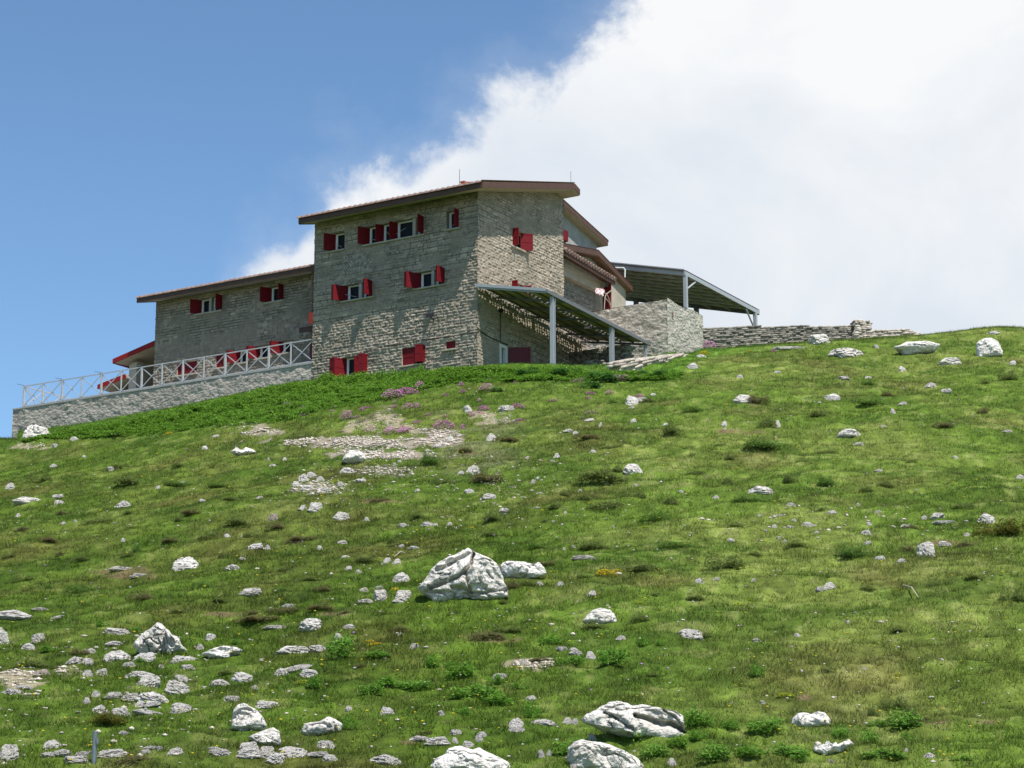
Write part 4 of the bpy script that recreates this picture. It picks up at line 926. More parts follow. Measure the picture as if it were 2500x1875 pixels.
LAND = [("the big fractured boulder", 1130, 1410), ("the long ridged boulder", 1553, 1772), ("the broad bottom boulder", 1147, 1855), ("the sloping bottom slab", 1482, 1850),
        ("the craggy twin boulders", 375, 1565), ("the hollowed rock", 606, 1752), ("the steel pole", 232, 1835), ("the gravel patch", 940, 1085), ("the pergola", 1400, 850),
        ("the terrace retaining wall", 400, 985), ("the upright skyline boulder", 2420, 848), ("the wide skyline boulder", 2241, 850), ("the drystone wall", 1900, 825),
        ("the domed rock", 1466, 1508), ("the humped lower right rock", 1982, 1757), ("the jagged toothed rock", 2037, 1835), ("the crumbly right rock", 2262, 1345),
        ("the arched dark bush", 2180, 1740), ("the tilted grey slabs", 365, 1742), ("the wing shaped white rock", 590, 1100), ("the mossy based white rock", 1852, 1197),
        ("the white centre right rock", 1545, 1150), ("the hut corner", 1165, 900), ("the rounded gravel boulder", 863, 1115), ("the long crested rock", 785, 1772)]
USED = {}
def place_label(desc, x, y, skip=8):
    c = sorted((math.hypot(lx-x, (ly-y)*1.3), nm, lx, ly) for nm, lx, ly in LAND)
    for d, nm, lx, ly in [k for k in c if k[0] > skip][:9]:
        dx, dy = x-lx, (y-ly)*1.3; a = math.degrees(math.atan2(-dy, dx)) % 360
        rel = ['right of', 'above and right of', 'above', 'above and left of', 'left of', 'below and left of', 'below', 'below and right of'][int((a+22.5)//45) % 8]
        pre = 'just ' if d < 90 else ('' if d < 220 else 'well ')
        if d > 420: pre = 'far '
        lb = f"{desc} {pre}{rel} {nm}"
        if lb not in USED: USED[lb] = 1; return lb, True
    return f"{desc} among the others in the grass", False
def size_word(w): return 'tiny' if w < 14 else 'small' if w < 24 else 'medium' if w < 44 else 'large' if w < 80 else 'very large'
PROTO = [rock_mesh('rock', 100+i, 4, blocky=10+(i*3) % 12) for i in range(16)]
for i, me in enumerate(PROTO): me.materials.append(M(['limestone', 'limestone_white', 'limestone', 'limestone_white'][i % 4]))
PROTO_S = [rock_mesh('stone', 230+i, 3, blocky=16, rough_=.05) for i in range(8)]
for i, me in enumerate(PROTO_S): me.materials.append(M('limestone_white' if i % 3 else 'limestone'))
PROTO_T = [rock_mesh('rock', 170+i, 4) for i in range(2)]
for me in PROTO_T: me.materials.append(M('limestone_tan'))
rrng = random.Random(5)
ROCKSPOTS = []
def put_rock(cx, by, w, h, tilt=0, tan=False):
    p = hit1(cx, by); s = (p[1]*Fv[1]+p[2]*Fv[2])/F_PX; wm = w*s*1.06; hm = h*s; d = min(wm*.75, hm*2.4+.06)
    slope_show = d*.10; H = max(hm-slope_show, hm*.6)*1.15+.015; wm *= 1.08
    me = rrng.choice(PROTO_T if tan else (PROTO if w > 26 else PROTO_S)); o = bpy.data.objects.new('stone' if w < 24 else 'rock', me); link(o)
    cyy = p[1]+d*.42; ux = p[0]/p[1]*cyy; zc = float(HMAP(np.array([ux]), np.array([cyy]))[0]); o.location = (ux, cyy, min(zc, p[2]+d*.30)-.14*H)
    o.rotation_euler = (0, -math.radians(tilt), rrng.choice((0, math.pi))+rrng.uniform(-.35, .35)); o.scale = (wm, d, H)
    shape = 'flat' if w/h > 2.6 else ('upright' if w/h < 1.25 else 'angular')
    colr = 'tan' if tan else ('white' if 'white' in me.materials[0].name else 'pale grey')
    lb, uniq = place_label(f"{size_word(w)} {colr} {shape} {'stone' if w < 24 else 'rock'}", cx, by-h/2)
    tag(o, lb, 'stone' if w < 24 else 'rock', None if uniq else 'loose stones in the grass'); ROCKSPOTS.append((p[0], p[1], wm)); 
    o['group'] = 'small stones scattered over the meadow' if w < 24 else 'limestone rocks scattered over the meadow'
    return o
RK = """90 1068 66 34|183 1077 22 10|136 1092 16 8|206 1118 10 6|130 1142 18 9|271 1152 22 9|25 1198 24 15|70 1229 70 17|140 1221 28 10|142 1232 28 12|300 1240 38 16|44 1264 14 8|184 1277 9 6|154 1283 12 6|302 1325 12 8|500 1098 22 12|528 1068 18 6|694 1125 12 8|666 1139 16 6|655 1125 10 6|847 1156 36 16|761 1166 24 12|784 1176 20 12|743 1178 28 20|750 1198 34 14|790 1202 38 10|725 1190 22 12|883 1180 34 9|832 1190 16 10|386 1194 12 7|445 1182 12 7|494 1227 16 6|635 1219 18 6|768 1253 36 20|739 1250 22 10|835 1271 38 20|556 1315 16 7|626 1343 40 15|654 1345 14 12|983 1289 20 9|895 1273 16 10|836 1332 24 8|981 1340 18 7|845 1363 26 9|782 1343 14 9|459 1390 70 34|592 1371 18 7|569 1392 38 14|945 1376 26 15|968 1379 22 12|850 1393 20 9|877 1400 18 9|300 1394 66 9|350 1408 60 9|36 1520 94 22|2 1574 40 42|94 1570 34 18|68 1588 30 14|149 1508 38 9|100 1492 46 7|285 1552 68 18|280 1582 46 12|291 1611 68 26|355 1617 54 24|450 1618 66 18|180 1628 40 18|212 1624 30 16|222 1598 28 12|315 1633 32 12|459 1636 36 12|393 1632 16 7|515 1566 28 14|488 1590 18 14|705 1487 34 10|676 1540 64 9|763 1543 64 26|852 1539 30 10|827 1561 22 14|610 1462 54 17|979 1423 40 25|927 1440 28 12|931 1468 38 24|897 1477 46 12|982 1472 44 26|889 1445 22 9|717 1597 82 24|775 1598 50 16|687 1652 34 18|590 1669 58 24|540 1677 54 17|345 1658 70 18|361 1682 66 28|439 1667 38 18|425 1678 22 10|213 1655 26 16|248 1652 34 20|212 1720 22 14|234 1705 24 14|276 1710 44 14|318 1715 42 16|248 1746 46 24|296 1750 54 24|441 1746 52 24|565 1716 38 13|655 1732 64 18|597 1788 28 14|796 1829 40 18|852 1743 18 10|945 1746 32 18|622 1685 16 9|130 1838 46 20|18 1860 50 38|273 1852 72 20|429 1850 40 18|303 1795 24 7|537 1858 54 16|604 1861 56 20|608 1843 50 26|648 1856 40 24|710 1853 80 32|675 1870 52 22|775 1855 60 12|805 1868 36 14|150 1862 50 14|120 1858 40 10|190 1872 70 18|205 1850 44 10|940 1873 72 20|937 1857 22 14|520 1832 40 8|375 1838 50 8|355 1842 26 9
1319 1430 18 8|1367 1434 22 9|1444 1461 24 12|1515 1564 22 10|1684 1561 62 28|1426 1369 56 9|1010 1341 28 7|978 1553 14 6|1012 1588 24 11|1374 1596 28 9|1401 1595 26 9|1405 1606 34 9|1444 1615 24 16|1441 1624 20 8|1278 1628 20 14|1220 1664 34 14|1296 1714 26 9|1077 1754 18 11|1263 1781 38 20|1330 1780 68 15|1260 1807 38 15|1112 1799 32 12|1385 1771 24 12|1404 1770 18 11|1169 1820 20 17|1178 1805 24 11|1144 1828 30 14|1112 1818 16 12|1066 1829 60 18|1020 1820 56 10|1448 1818 24 18|1321 1857 18 18|1340 1850 14 12|1405 1880 26 16|1641 1873 24 16|1785 1324 18 9|1903 1318 14 7|1918 1326 12 7|2119 1334 20 8|2262 1362 46 38|2308 1338 36 12|2148 1368 26 9|2201 1377 24 9|2360 1312 14 9|2028 1445 34 18|2004 1446 22 9|1707 1427 20 12|1748 1420 18 8|1840 1431 12 6|2070 1524 11 8|2087 1500 10 4|1848 1573 22 10|1948 1560 16 7|2028 1865 18 9|2271 1856 28 12|1862 1725 14 7|2213 1845 10 6|2110 1640 8 6|2004 840 54 26|2074 873 84 25|2320 891 52 18|2139 850 14 8|2429 818 34 9|2203 907 18 13|2120 925 20 6|2062 931 30 9|1805 923 16 10|1899 913 18 5|1818 985 50 22|2031 978 40 17|2001 985 9 4|2309 963 28 11|2271 949 24 12|2474 891 20 11|2203 990 20 8|2180 1010 14 12|1767 1044 16 12|1898 1045 16 18|2074 1071 54 20|2097 1089 26 7|1895 1070 8 5|2157 1046 14 5|2457 1057 24 7|1852 1206 64 20|1930 1238 22 9|1747 1220 14 8|2145 1152 20 6|2333 1120 14 7|2490 1171 20 11|2411 1280 42 22|2290 1270 34 14|2307 1283 62 7|2257 1270 14 8|2210 1290 28 10|1890 1290 13 8|1970 1285 28 11|1930 1290 18 5|2030 1256 24 8|2143 1257 16 6|2121 1286 16 7|2096 1235 10 8|1939 1275 12 6|1993 1303 12 6|2115 1309 28 12|1890 1264 12 5|1905 1266 12 4|1856 1263 14 5|1870 1299 10 4|1142 1008 22 17|1240 1005 40 14|1198 1077 24 20|1097 1082 26 12|1544 990 34 24|1568 982 32 12|1543 998 12 5|1596 967 16 7|1546 1033 17 11|1441 1030 26 7|1625 1041 16 7|1466 1041 8 10|1388 1057 24 7|1405 1060 14 6|1155 1158 32 20|1124 1163 18 8|1359 1120 16 11|1448 1109 18 7|1545 1160 46 24|1195 1220 34 12|1176 1222 9 5|1146 1206 26 10|1232 1254 28 10|1300 1183 11 9|1043 1289 32 11|1062 1290 16 6|985 1288 22 9|1098 1287 16 8|1112 1291 9 5|1036 1053 15 6|1213 1162 12 5|1019 1203 14 6|1415 1202 12 6|1663 1205 14 6|1553 1189 12 5|1690 903 28 14|1712 874 26 10|1770 1050 8 4|1318 1206 18 4|1190 1275 7 4|1312 1170 12 6|1346 1128 16 6|1286 1122 10 4|975 1134 10 5|1045 1103 14 6|1070 1093 26 10|1130 1098 10 4|1380 1257 9 5|1312 1246 18 3|1352 1278 8 4|1497 1290 7 5|1400 1341 9 6|1377 1345 8 6"""
PROM = [(1130, 1400, 115, 75), (1278, 1390, 62, 28), (363, 1560, 48, 45), (428, 1570, 30, 32), (538, 1597, 56, 24), (1553, 1770, 138, 56), (1147, 1862, 102, 42), (1482, 1858, 98, 50), (605, 1750, 46, 34),
        (645, 1800, 44, 26), (785, 1770, 55, 26), (2420, 845, 35, 28), (2241, 850, 62, 20), (863, 1112, 34, 22), (590, 1098, 35, 14), (1982, 1755, 50, 22), (2037, 1832, 52, 20), (1466, 1506, 46, 22)]
for ln in RK.replace('\n', '|').split('|'):
    a = list(map(float, ln.split())); put_rock(*a)
put_rock(667, 1273, 24, 18, tan=True); put_rock(102, 1655, 42, 16, tan=True)
for a in ((718, 1644, 90, 12, -14), (755, 1656, 46, 20, -20), (357, 1738, 66, 12, -10), (365, 1753, 84, 12, -8), (375, 1722, 84, 30, 12), (432, 1698, 56, 26, 14), (1935, 853, 90, 7, 4), (2290, 1267, 30, 8, 30), (60, 1690, 46, 9, 0), (30, 1700, 50, 12, 0)): put_rock(*a)

def seg_d(x, z, pl):
    best = np.full(x.shape, 9e9)
    for (ax, az), (bx, bz) in zip(pl, pl[1:]):
        dx, dz = bx-ax, bz-az; t = np.clip(((x-ax)*dx+(z-az)*dz)/(dx*dx+dz*dz+1e-9), 0, 1); best = np.minimum(best, np.hypot(x-ax-t*dx, z-az-t*dz))
    return best
def outline_rock(label, out, depth, seed, sub=5, cracks=(), mat='limestone', blocky=10, base=None, dents=()):
    out = [(float(a), float(b)) for a, b in out]; xs = [q[0] for q in out]; yy = [q[1] for q in out]; cx = (min(xs)+max(xs))/2; by = base or max(yy); w = max(xs)-min(xs)
    p = hit1(cx, min(by, 1893)); s = (p[1]*Fv[1]+p[2]*Fv[2])/F_PX; D = depth*w*s/2
    q = np.array([((a-cx)*s, (by-b)*s) for a, b in out]); zc = (q[:, 1].min()+q[:, 1].max())*.45; c = np.array([q[:, 0].mean(), zc])
    th = np.linspace(-np.pi, np.pi, 720, endpoint=False); R = np.zeros(720)
    for i in range(len(q)):
        a = q[i]-c; b = q[(i+1) % len(q)]-c; e = b-a
        den = np.cos(th)*e[1]-np.sin(th)*e[0]; t = (a[0]*e[1]-a[1]*e[0])/np.where(abs(den) < 1e-9, 1e-9, den)
        k = (a[1]*np.cos(th)-a[0]*np.sin(th))/np.where(abs(den) < 1e-9, 1e-9, -den)
        u = ((np.cos(th)*t-a[0])*e[0]+(np.sin(th)*t-a[1])*e[1])/(e@e); ok = (t > 0) & (u >= -.001) & (u <= 1.001); R = np.where(ok, np.maximum(R, t), R)
    R = np.where(R <= 0, R[R > 0].mean(), R)
    rng = np.random.default_rng(seed); V, F = ICO[sub]; n = V.copy()
    f = n.copy()
    for _ in range(blocky):
        d = rng.normal(size=3); d[1] = -abs(d[1]); d /= np.linalg.norm(d); k = rng.uniform(.55, .88); e = np.maximum(f@d-k, 0); f[:, 1] -= e*d[1]*.95
    theta = np.arctan2(n[:, 2], n[:, 0]); rho = np.hypot(n[:, 0], n[:, 2])**.85
    Ri = np.interp(theta, np.append(th, np.pi), np.append(R, R[0])); x = c[0]+Ri*np.cos(theta)*rho; z = c[1]+Ri*np.sin(theta)*rho; y = f[:, 1]*D
    P = np.stack([x, y, z], 1); sc = max(w*s, .3)
    am = (fbm3(P/sc*4.5+seed, 4, seed)-.5); fr = n[:, 1]; P[:, 1] += am*sc*.20
    lay = np.abs(fbm3(P/sc*np.array([3, 3, 8])+seed, 3, seed+4)-.5); P[:, 1] += -np.sign(fr)*sst(.06, .0, lay)*sc*.035
    det = (fbm3(P/sc*14+seed, 3, seed+8)-.5)*sc*.035; nn = n/np.linalg.norm(n, axis=1)[:, None]; P += nn*det[:, None]
    for pl, wd, dp in cracks:
        pl2 = [((a-cx)*s, (by-b)*s) for a, b in pl]; jit = (fbm3(P/sc*9, 2, 77)-.5)*sc*.05
        dd = seg_d(P[:, 0]+jit, P[:, 2]+jit, pl2); P[:, 1] += np.where(fr < .2, 1, 0)*np.exp(-(dd/(wd*s*1.05))**4)*dp*s*1.6
        if dp > 8:
            q_ = sorted(pl2); zl = np.interp(P[:, 0]+jit, [k_[0] for k_ in q_], [k_[1] for k_ in q_]); inr = sst(q_[0][0]-2*wd*s, q_[0][0]+2*wd*s, P[:, 0])*sst(q_[-1][0]+2*wd*s, q_[-1][0]-2*wd*s, P[:, 0]); bl = zl-P[:, 2]-jit; P[:, 1] += np.where(fr < .2, 1, 0)*inr*np.where(bl > 0, np.exp(-bl/(9*wd*s)), 0)*dp*s*.55
    for (dx_, dy_, rw, rh, dp) in dents:
        e = np.hypot((P[:, 0]-(dx_-cx)*s)/(rw*s), (P[:, 2]-(by-dy_)*s)/(rh*s)); P[:, 1] += np.where(fr < .2, 1, 0)*sst(1.15, .75, e)*dp*s
    P[:, 2] = np.where(P[:, 2] < .02, P[:, 2]*2.5-.05, P[:, 2])
    me = bpy.data.meshes.new('boulder'); me.from_pydata(P.tolist(), [], F.tolist()); me.update(); me.materials.append(M(mat))
    for q_ in me.polygons: q_.use_smooth = True
    o = bpy.data.objects.new('boulder', me); link(o); o.location = (p[0], p[1]+D*.62, p[2]-.02+D*.05); tag(o, label, 'boulder'); ROCKSPOTS.append((p[0], p[1], w*s)); return o
outline_rock("biggest boulder in the meadow, pale, peaked and split by deep diagonal cracks",
    [(1017, 1432), (1032, 1417), (1043, 1400), (1063, 1373), (1096, 1356), (1120, 1343), (1141, 1331), (1155, 1342), (1185, 1354), (1206, 1366), (1218, 1380), (1228, 1407), (1240, 1434), (1243, 1452), (1206, 1461), (1150, 1466), (1086, 1468), (1055, 1469), (1041, 1452), (1027, 1445)],
    .62, 3, 6, cracks=[([(1152, 1345), (1153, 1362), (1150, 1378), (1135, 1395), (1110, 1415), (1075, 1427), (1045, 1434)], 3.2, 20), ([(1140, 1352), (1118, 1362), (1095, 1378), (1066, 1388)], 4.5, 9), ([(1136, 1400), (1140, 1425), (1150, 1447)], 3.0, 13),
        ([(1100, 1436), (1130, 1440), (1150, 1448), (1200, 1444), (1238, 1434)], 3, 10), ([(1165, 1410), (1178, 1425), (1190, 1440)], 2, 6), ([(1190, 1395), (1200, 1412)], 2, 6), ([(1050, 1440), (1085, 1448), (1110, 1450)], 4, 7)], blocky=12)
outline_rock("smooth pale boulder touching the right side of the biggest cracked boulder", [(1221, 1378), (1228, 1370), (1240, 1366), (1255, 1369), (1282, 1371), (1300, 1375), (1317, 1371), (1330, 1385), (1336, 1397), (1325, 1405), (1300, 1411), (1285, 1415), (1260, 1412), (1235, 1408), (1222, 1400)], .7, 5, 5, blocky=6, mat='limestone_white', cracks=[([(1300, 1380), (1290, 1395), (1280, 1412)], 5, 5)])
outline_rock("tall craggy boulder with a pointed top, larger half of a pair at lower left", [(321, 1573), (332, 1555), (343, 1542), (362, 1532), (378, 1518), (387, 1519), (398, 1529), (400, 1555), (405, 1581), (401, 1602), (375, 1604), (350, 1602), (338, 1594), (327, 1581)], .8, 7, 6,
    cracks=[([(345, 1578), (352, 1562), (364, 1558), (372, 1566), (385, 1572)], 1.8, 8), ([(366, 1562), (376, 1552), (392, 1550)], 1.6, 6), ([(360, 1575), (362, 1590)], 1.8, 7), ([(385, 1560), (392, 1578), (380, 1590)], 1.8, 7), ([(375, 1530), (388, 1538)], 1.8, 5), ([(350, 1565), (358, 1575), (370, 1580)], 1.5, 6)])
outline_rock("lower knobbly boulder, smaller half of the craggy pair at lower left", [(398, 1532), (407, 1538), (416, 1552), (429, 1554), (435, 1561), (439, 1574), (455, 1587), (453, 1595), (430, 1597), (407, 1597), (401, 1581)], .8, 8, 5, dents=[(418, 1570, 8, 12, 16)], cracks=[([(400, 1545), (408, 1570)], 2, 6)])
outline_rock("wedge shaped rock leaning over its own shade, right of the craggy pair", [(485, 1598), (510, 1588), (539, 1577), (568, 1580), (588, 1587), (583, 1596), (570, 1606), (557, 1613), (517, 1613), (500, 1604)], .7, 9, 5, dents=[(572, 1602, 12, 8, 14), (545, 1590, 18, 6, 4)])
outline_rock("long ridged grey boulder split lengthwise, largest rock at lower right", [(1421, 1763), (1434, 1749), (1451, 1741), (1477, 1727), (1497, 1718), (1517, 1717), (1548, 1729), (1573, 1727), (1605, 1735), (1654, 1744), (1671, 1754), (1676, 1787), (1687, 1808), (1680, 1815), (1643, 1822), (1602, 1822), (1551, 1812), (1513, 1802), (1482, 1794), (1448, 1781), (1424, 1771)],
    .55, 11, 6, cracks=[([(1477, 1749), (1500, 1762), (1520, 1778), (1540, 1796)], 3.2, 15), ([(1551, 1758), (1575, 1764), (1597, 1767), (1625, 1774), (1651, 1781), (1686, 1804)], 5.5, 26), ([(1480, 1735), (1500, 1733), (1522, 1730)], 2.5, 6), ([(1622, 1740), (1650, 1762), (1672, 1784)], 2.5, 9)], dents=[(1590, 1752, 26, 10, 8), (1552, 1755, 10, 22, 5)])
outline_rock("broad white flat faced boulder cut by the bottom edge, centre", [(1049, 1868), (1062, 1853), (1087, 1842), (1094, 1829), (1110, 1823), (1127, 1824), (1153, 1832), (1167, 1825), (1186, 1837), (1216, 1849), (1240, 1862), (1247, 1874), (1245, 1896), (1050, 1896)], .6, 13, 6, mat='limestone_white', base=1893, blocky=5, cracks=[([(1135, 1863), (1160, 1866), (1180, 1868)], 2, 4), ([(1110, 1845), (1125, 1848)], 2, 4)])
outline_rock("smooth grey slab sloping down to the bottom edge, below the ridged boulder", [(1388, 1832), (1402, 1817), (1421, 1812), (1451, 1817), (1482, 1821), (1501, 1829), (1528, 1841), (1559, 1857), (1575, 1876), (1574, 1896), (1400, 1896), (1386, 1860)], .6, 14, 6, base=1893, blocky=5, cracks=[([(1432, 1830), (1452, 1850), (1450, 1870)], 3, 5), ([(1495, 1850), (1520, 1856), (1540, 1868)], 2, 3)])
outline_rock("rounded rock with a dark hollow in its face, left of centre near bottom", [(562, 1782), (564, 1737), (574, 1723), (592, 1718), (619, 1732), (637, 1750), (649, 1773), (640, 1784), (600, 1788)], .85, 15, 5, dents=[(596, 1740, 20, 10, 10), (588, 1752, 24, 12, 9)])
outline_rock("flat sided grey rock standing just below the hollowed rock", [(603, 1800), (620, 1792), (646, 1782), (664, 1777), (678, 1786), (684, 1812), (682, 1822), (646, 1826), (619, 1815)], .8, 16, 5, blocky=8)
outline_rock("long crested grey rock with folded face, left of centre near bottom", [(732, 1784), (741, 1764), (760, 1760), (777, 1759), (800, 1746), (818, 1754), (834, 1764), (830, 1790), (800, 1794), (768, 1794), (746, 1795)], .7, 17, 5, cracks=[([(762, 1768), (790, 1765), (806, 1775)], 3, 8), ([(815, 1762), (820, 1785)], 2.5, 6)])
outline_rock("upright rounded white boulder near the skyline at far right", [(2387, 858), (2389, 833), (2405, 822), (2423, 820), (2441, 829), (2452, 855), (2451, 866), (2425, 872), (2392, 873)], .8, 19, 5, mat='limestone_white')
outline_rock("wide white boulder with a pointed left tip near the right skyline", [(2181, 846), (2200, 843), (2217, 833), (2245, 832), (2279, 834), (2302, 838), (2290, 855), (2271, 864), (2242, 869), (2211, 868), (2204, 856)], .6, 20, 5, mat='limestone_white')
outline_rock("smooth rounded pale grey boulder at the lower edge of the gravel", [(832, 1122), (840, 1108), (852, 1096), (872, 1095), (888, 1105), (896, 1118), (888, 1130), (865, 1135), (842, 1128)], .8, 21, 5, blocky=5)
outline_rock("wing shaped white rock lying in grass below the terrace wall", [(559, 1100), (570, 1093), (573, 1086), (582, 1094), (592, 1098), (600, 1089), (614, 1094), (626, 1102), (608, 1108), (588, 1112), (572, 1107)], .6, 22, 5, mat='limestone_white', blocky=4)
outline_rock("lone white humped rock at lower right beside the leafy plants", [(1933, 1768), (1938, 1752), (1950, 1740), (1966, 1738), (1985, 1741), (2000, 1735), (2018, 1738), (2032, 1755), (2030, 1768), (1980, 1776), (1940, 1778)], .6, 23, 5, mat='limestone_white')
outline_rock("jagged white rock with toothed top poking out of leafy plants", [(1987, 1842), (1992, 1828), (2005, 1824), (2014, 1832), (2023, 1816), (2034, 1828), (2044, 1820), (2052, 1832), (2064, 1824), (2075, 1813), (2088, 1824), (2066, 1838), (2056, 1850), (2010, 1852)], .55, 24, 5, mat='limestone_white', blocky=4)
outline_rock("domed pinkish grey rock on the open slope right of centre", [(1423, 1520), (1432, 1505), (1448, 1490), (1468, 1485), (1490, 1489), (1502, 1500), (1510, 1522), (1495, 1528), (1460, 1528), (1430, 1526)], .8, 25, 5, dents=[(1497, 1500, 12, 5, 5)])

# dry stone walls on the ground
def gpt(px_, py_, dz=0): p = hit1(px_, py_); return (p[0], p[1], p[2]+dz)
wl = []
for x, y0_, y1_ in ((1712, 848, 803), (1800, 845, 800), (1880, 838, 798), (1960, 832, 798), (2078, 826, 797)):
    d_ = {1712: 110.6, 1800: 111.8, 1880: 113, 1960: 114.5, 2078: 116}[x]; r = ray(x, y1_); topz = r[2]/r[1]*d_; gx_ = r[0]/r[1]*d_; gz = float(HMAP(np.array([gx_]), np.array([d_]))[0]); wl.append((gx_, d_, min(gz, topz-.5), topz))
drystone('drystone_wall', 'weathered grey drystone wall along the skyline right of the hut', [q[:3] for q in wl], [q[3]-q[2] for q in wl], .5, seed=7, world=True, sl=.36, sh=.105)
def wseg(pts_): 
    o_ = []
    for x, y1_, d_ in pts_: r = ray(x, y1_); tz = r[2]/r[1]*d_; gx_ = r[0]/r[1]*d_; gz = float(HMAP(np.array([gx_]), np.array([d_]))[0]); o_.append((gx_, d_, min(gz, tz-.15)-.1, tz))
    return o_
w2 = wseg([(2085, 785, 115.8), (2119, 786, 115.9)])
drystone('stone_pier', 'square pale stone pier at the end of the drystone wall', [q[:3] for q in w2], [q[3]-q[2] for q in w2], .75, seed=8, world=True, sl=.24, sh=.10, mat='drystone_pale', jitter=.1)
w3 = wseg([(2124, 810, 116.2), (2170, 807, 116.8), (2212, 804, 117.2), (2234, 814, 117.4)])
drystone('drystone_wall', 'low tumbled pale stretch of drystone wall running right from the pier', [q[:3] for q in w3], [q[3]-q[2] for q in w3], .6, seed=9, world=True, sl=.3, sh=.10, mat='drystone_pale', jitter=.2)
g1 = hit1(1506, 912); g2 = hit1(1560, 902); g3 = hit1(1620, 884); g4 = hit1(1668, 868)
drystone('stone_kerb', 'sunlit pinkish stone kerb curving uphill right of the pergola posts', [(g1[0], g1[1]+.3, g1[2]), (g2[0], g2[1]+.3, g2[2]), (g3[0], g3[1]+.3, g3[2]), (g4[0], g4[1]+.3, g4[2])], [.66, .50, .32, .12], .6, seed=12, world=True, sl=.5, sh=.12, mat='drystone_pale', jitter=.08)

# steel pole at the lower left
p = hit1(229, 1868); pr_ = bpy.data.objects.new('pole', None); link(pr_); pr_.location = (p[0], p[1], p[2]); tag(pr_, 'bare grey steel pole standing at the bottom left edge', 'pole')
s_ = (p[1]*Fv[1]+p[2]*Fv[2])/F_PX; mb = MB(); Ht = (1868-1795)*s_+.0
mb.tube([(0, 0, -1.2), (0, 0, Ht)], .036, 16); mb.obj('tube', 'pole_metal', pr_, smooth=False); mb = MB(); mb.tube([(0, 0, Ht), (0, 0, Ht+.02)], [.039, .034], 16); mb.obj('cap', 'pole_metal', pr_)
mb = MB(); mb.box(.03, .062, -.05, -.02, Ht-.16, Ht-.08); mb.obj('bracket', 'pole_metal', pr_)
for lb_, a, b in (("thin pale dead twig in bright grass at right", (2205, 1436), (2243, 1470)), ("short dry stick lying left of the biggest boulder", (962, 1366), (988, 1357))):
    A_ = hit1(*a); B_ = hit1(*b); mb = MB(); m_ = (A_+B_)/2; mb.tube([tuple(A_-m_+[0, 0, .05]), (0.02, 0, .12), tuple(B_-m_+[0, 0, .04])], [.012, .014, .008], 5); o = mb.obj('twig', 'dead_wood'); o.location = m_; tag(o, lb_, 'twig')

# ------------------------------------------------------------------ plants
def leaves(n, rng, base, spread, lh, lw, ll, cols, droop=.35, dome=False, upright=.5):
    """n leaf quads; returns V,F,T"""
    u = rng.random((n, 2)); r = np.sqrt(u[:, 0])*spread; a = u[:, 1]*2*np.pi; x = r*np.cos(a); y = r*np.sin(a)
    hmax = lh*np.sqrt(np.clip(1-(r/spread)**2*.9, .05, 1)) if dome else lh*(1-.35*(r/spread))
    z = hmax*(rng.random(n)**.5 if dome else rng.uniform(.25, 1, n))
    th = rng.random(n)*2*np.pi; el = rng.uniform(-droop, upright, n)+.15
    dirv = np.stack([np.cos(th)*np.cos(el), np.sin(th)*np.cos(el), np.sin(el)], 1); sd = np.stack([-np.sin(th), np.cos(th), rng.normal(0, .4, n)], 1); sd /= np.linalg.norm(sd, axis=1)[:, None]
    L_ = (ll*rng.uniform(.6, 1.3, n))[:, None]; Wd = (lw*rng.uniform(.7, 1.2, n))[:, None]; p = np.stack([x, y, z], 1)+base
    V = np.stack([p-dirv*L_*.5, p+sd*Wd*.5, p+dirv*L_*.5, p-sd*Wd*.5], 1).reshape(-1, 3); F = np.arange(4*n).reshape(n, 4)
    c = np.array(cols)[rng.integers(0, len(cols), n)]*rng.uniform(.75, 1.3, n)[:, None]; return V, F, np.repeat(c, 4, 0)
def merge(parts):
    V = []; F = []; T = []; b = 0
    for v, f, t in parts: V.append(v); F.append(f+b); T.append(t); b += len(v)
    return np.concatenate(V), np.concatenate(F), np.concatenate(T)
def tmesh(name, V, F, T, mat):
    o = mesh_np(name, V, F, mat, None, T); me = o.data; bpy.data.objects.remove(o); return me
SH = {'dark': [(.15, .20, .056), (.18, .22, .065), (.12, .165, .048)], 'green': [(.11, .20, .04), (.13, .22, .045), (.09, .165, .034)], 'brown': [(.18, .155, .072), (.14, .15, .055), (.21, .17, .09), (.12, .145, .045)], 'yellow': [(.12, .125, .025), (.15, .14, .03), (.09, .10, .02)]}
def shrub_mesh(cols, seed):
    rng = np.random.default_rng(seed); parts = []
    nb = 7
    for k in range(nb):
        ox, oy = rng.uniform(-.30, .30), rng.uniform(-.28, .28); sp = rng.uniform(.16, .26); hh = rng.uniform(.45, .9)
        v, f, t = leaves(210, rng, np.array([ox, oy, 0]), sp, hh*rng.uniform(.7, 1.2), .026, .10, cols, dome=True, upright=1.2); parts.append((v, f, t))
    # dense low skirt so the ground does not shine through
    parts.append(leaves(300, rng, np.zeros(3), .50, .40, .03, .11, cols, dome=True, upright=1.2))
    return tmesh('low_shrub', *merge(parts), 'foliage')
SHM = {k: [shrub_mesh(v, 40+i+7*j) for i in range(3)] for j, (k, v) in enumerate(SH.items())}
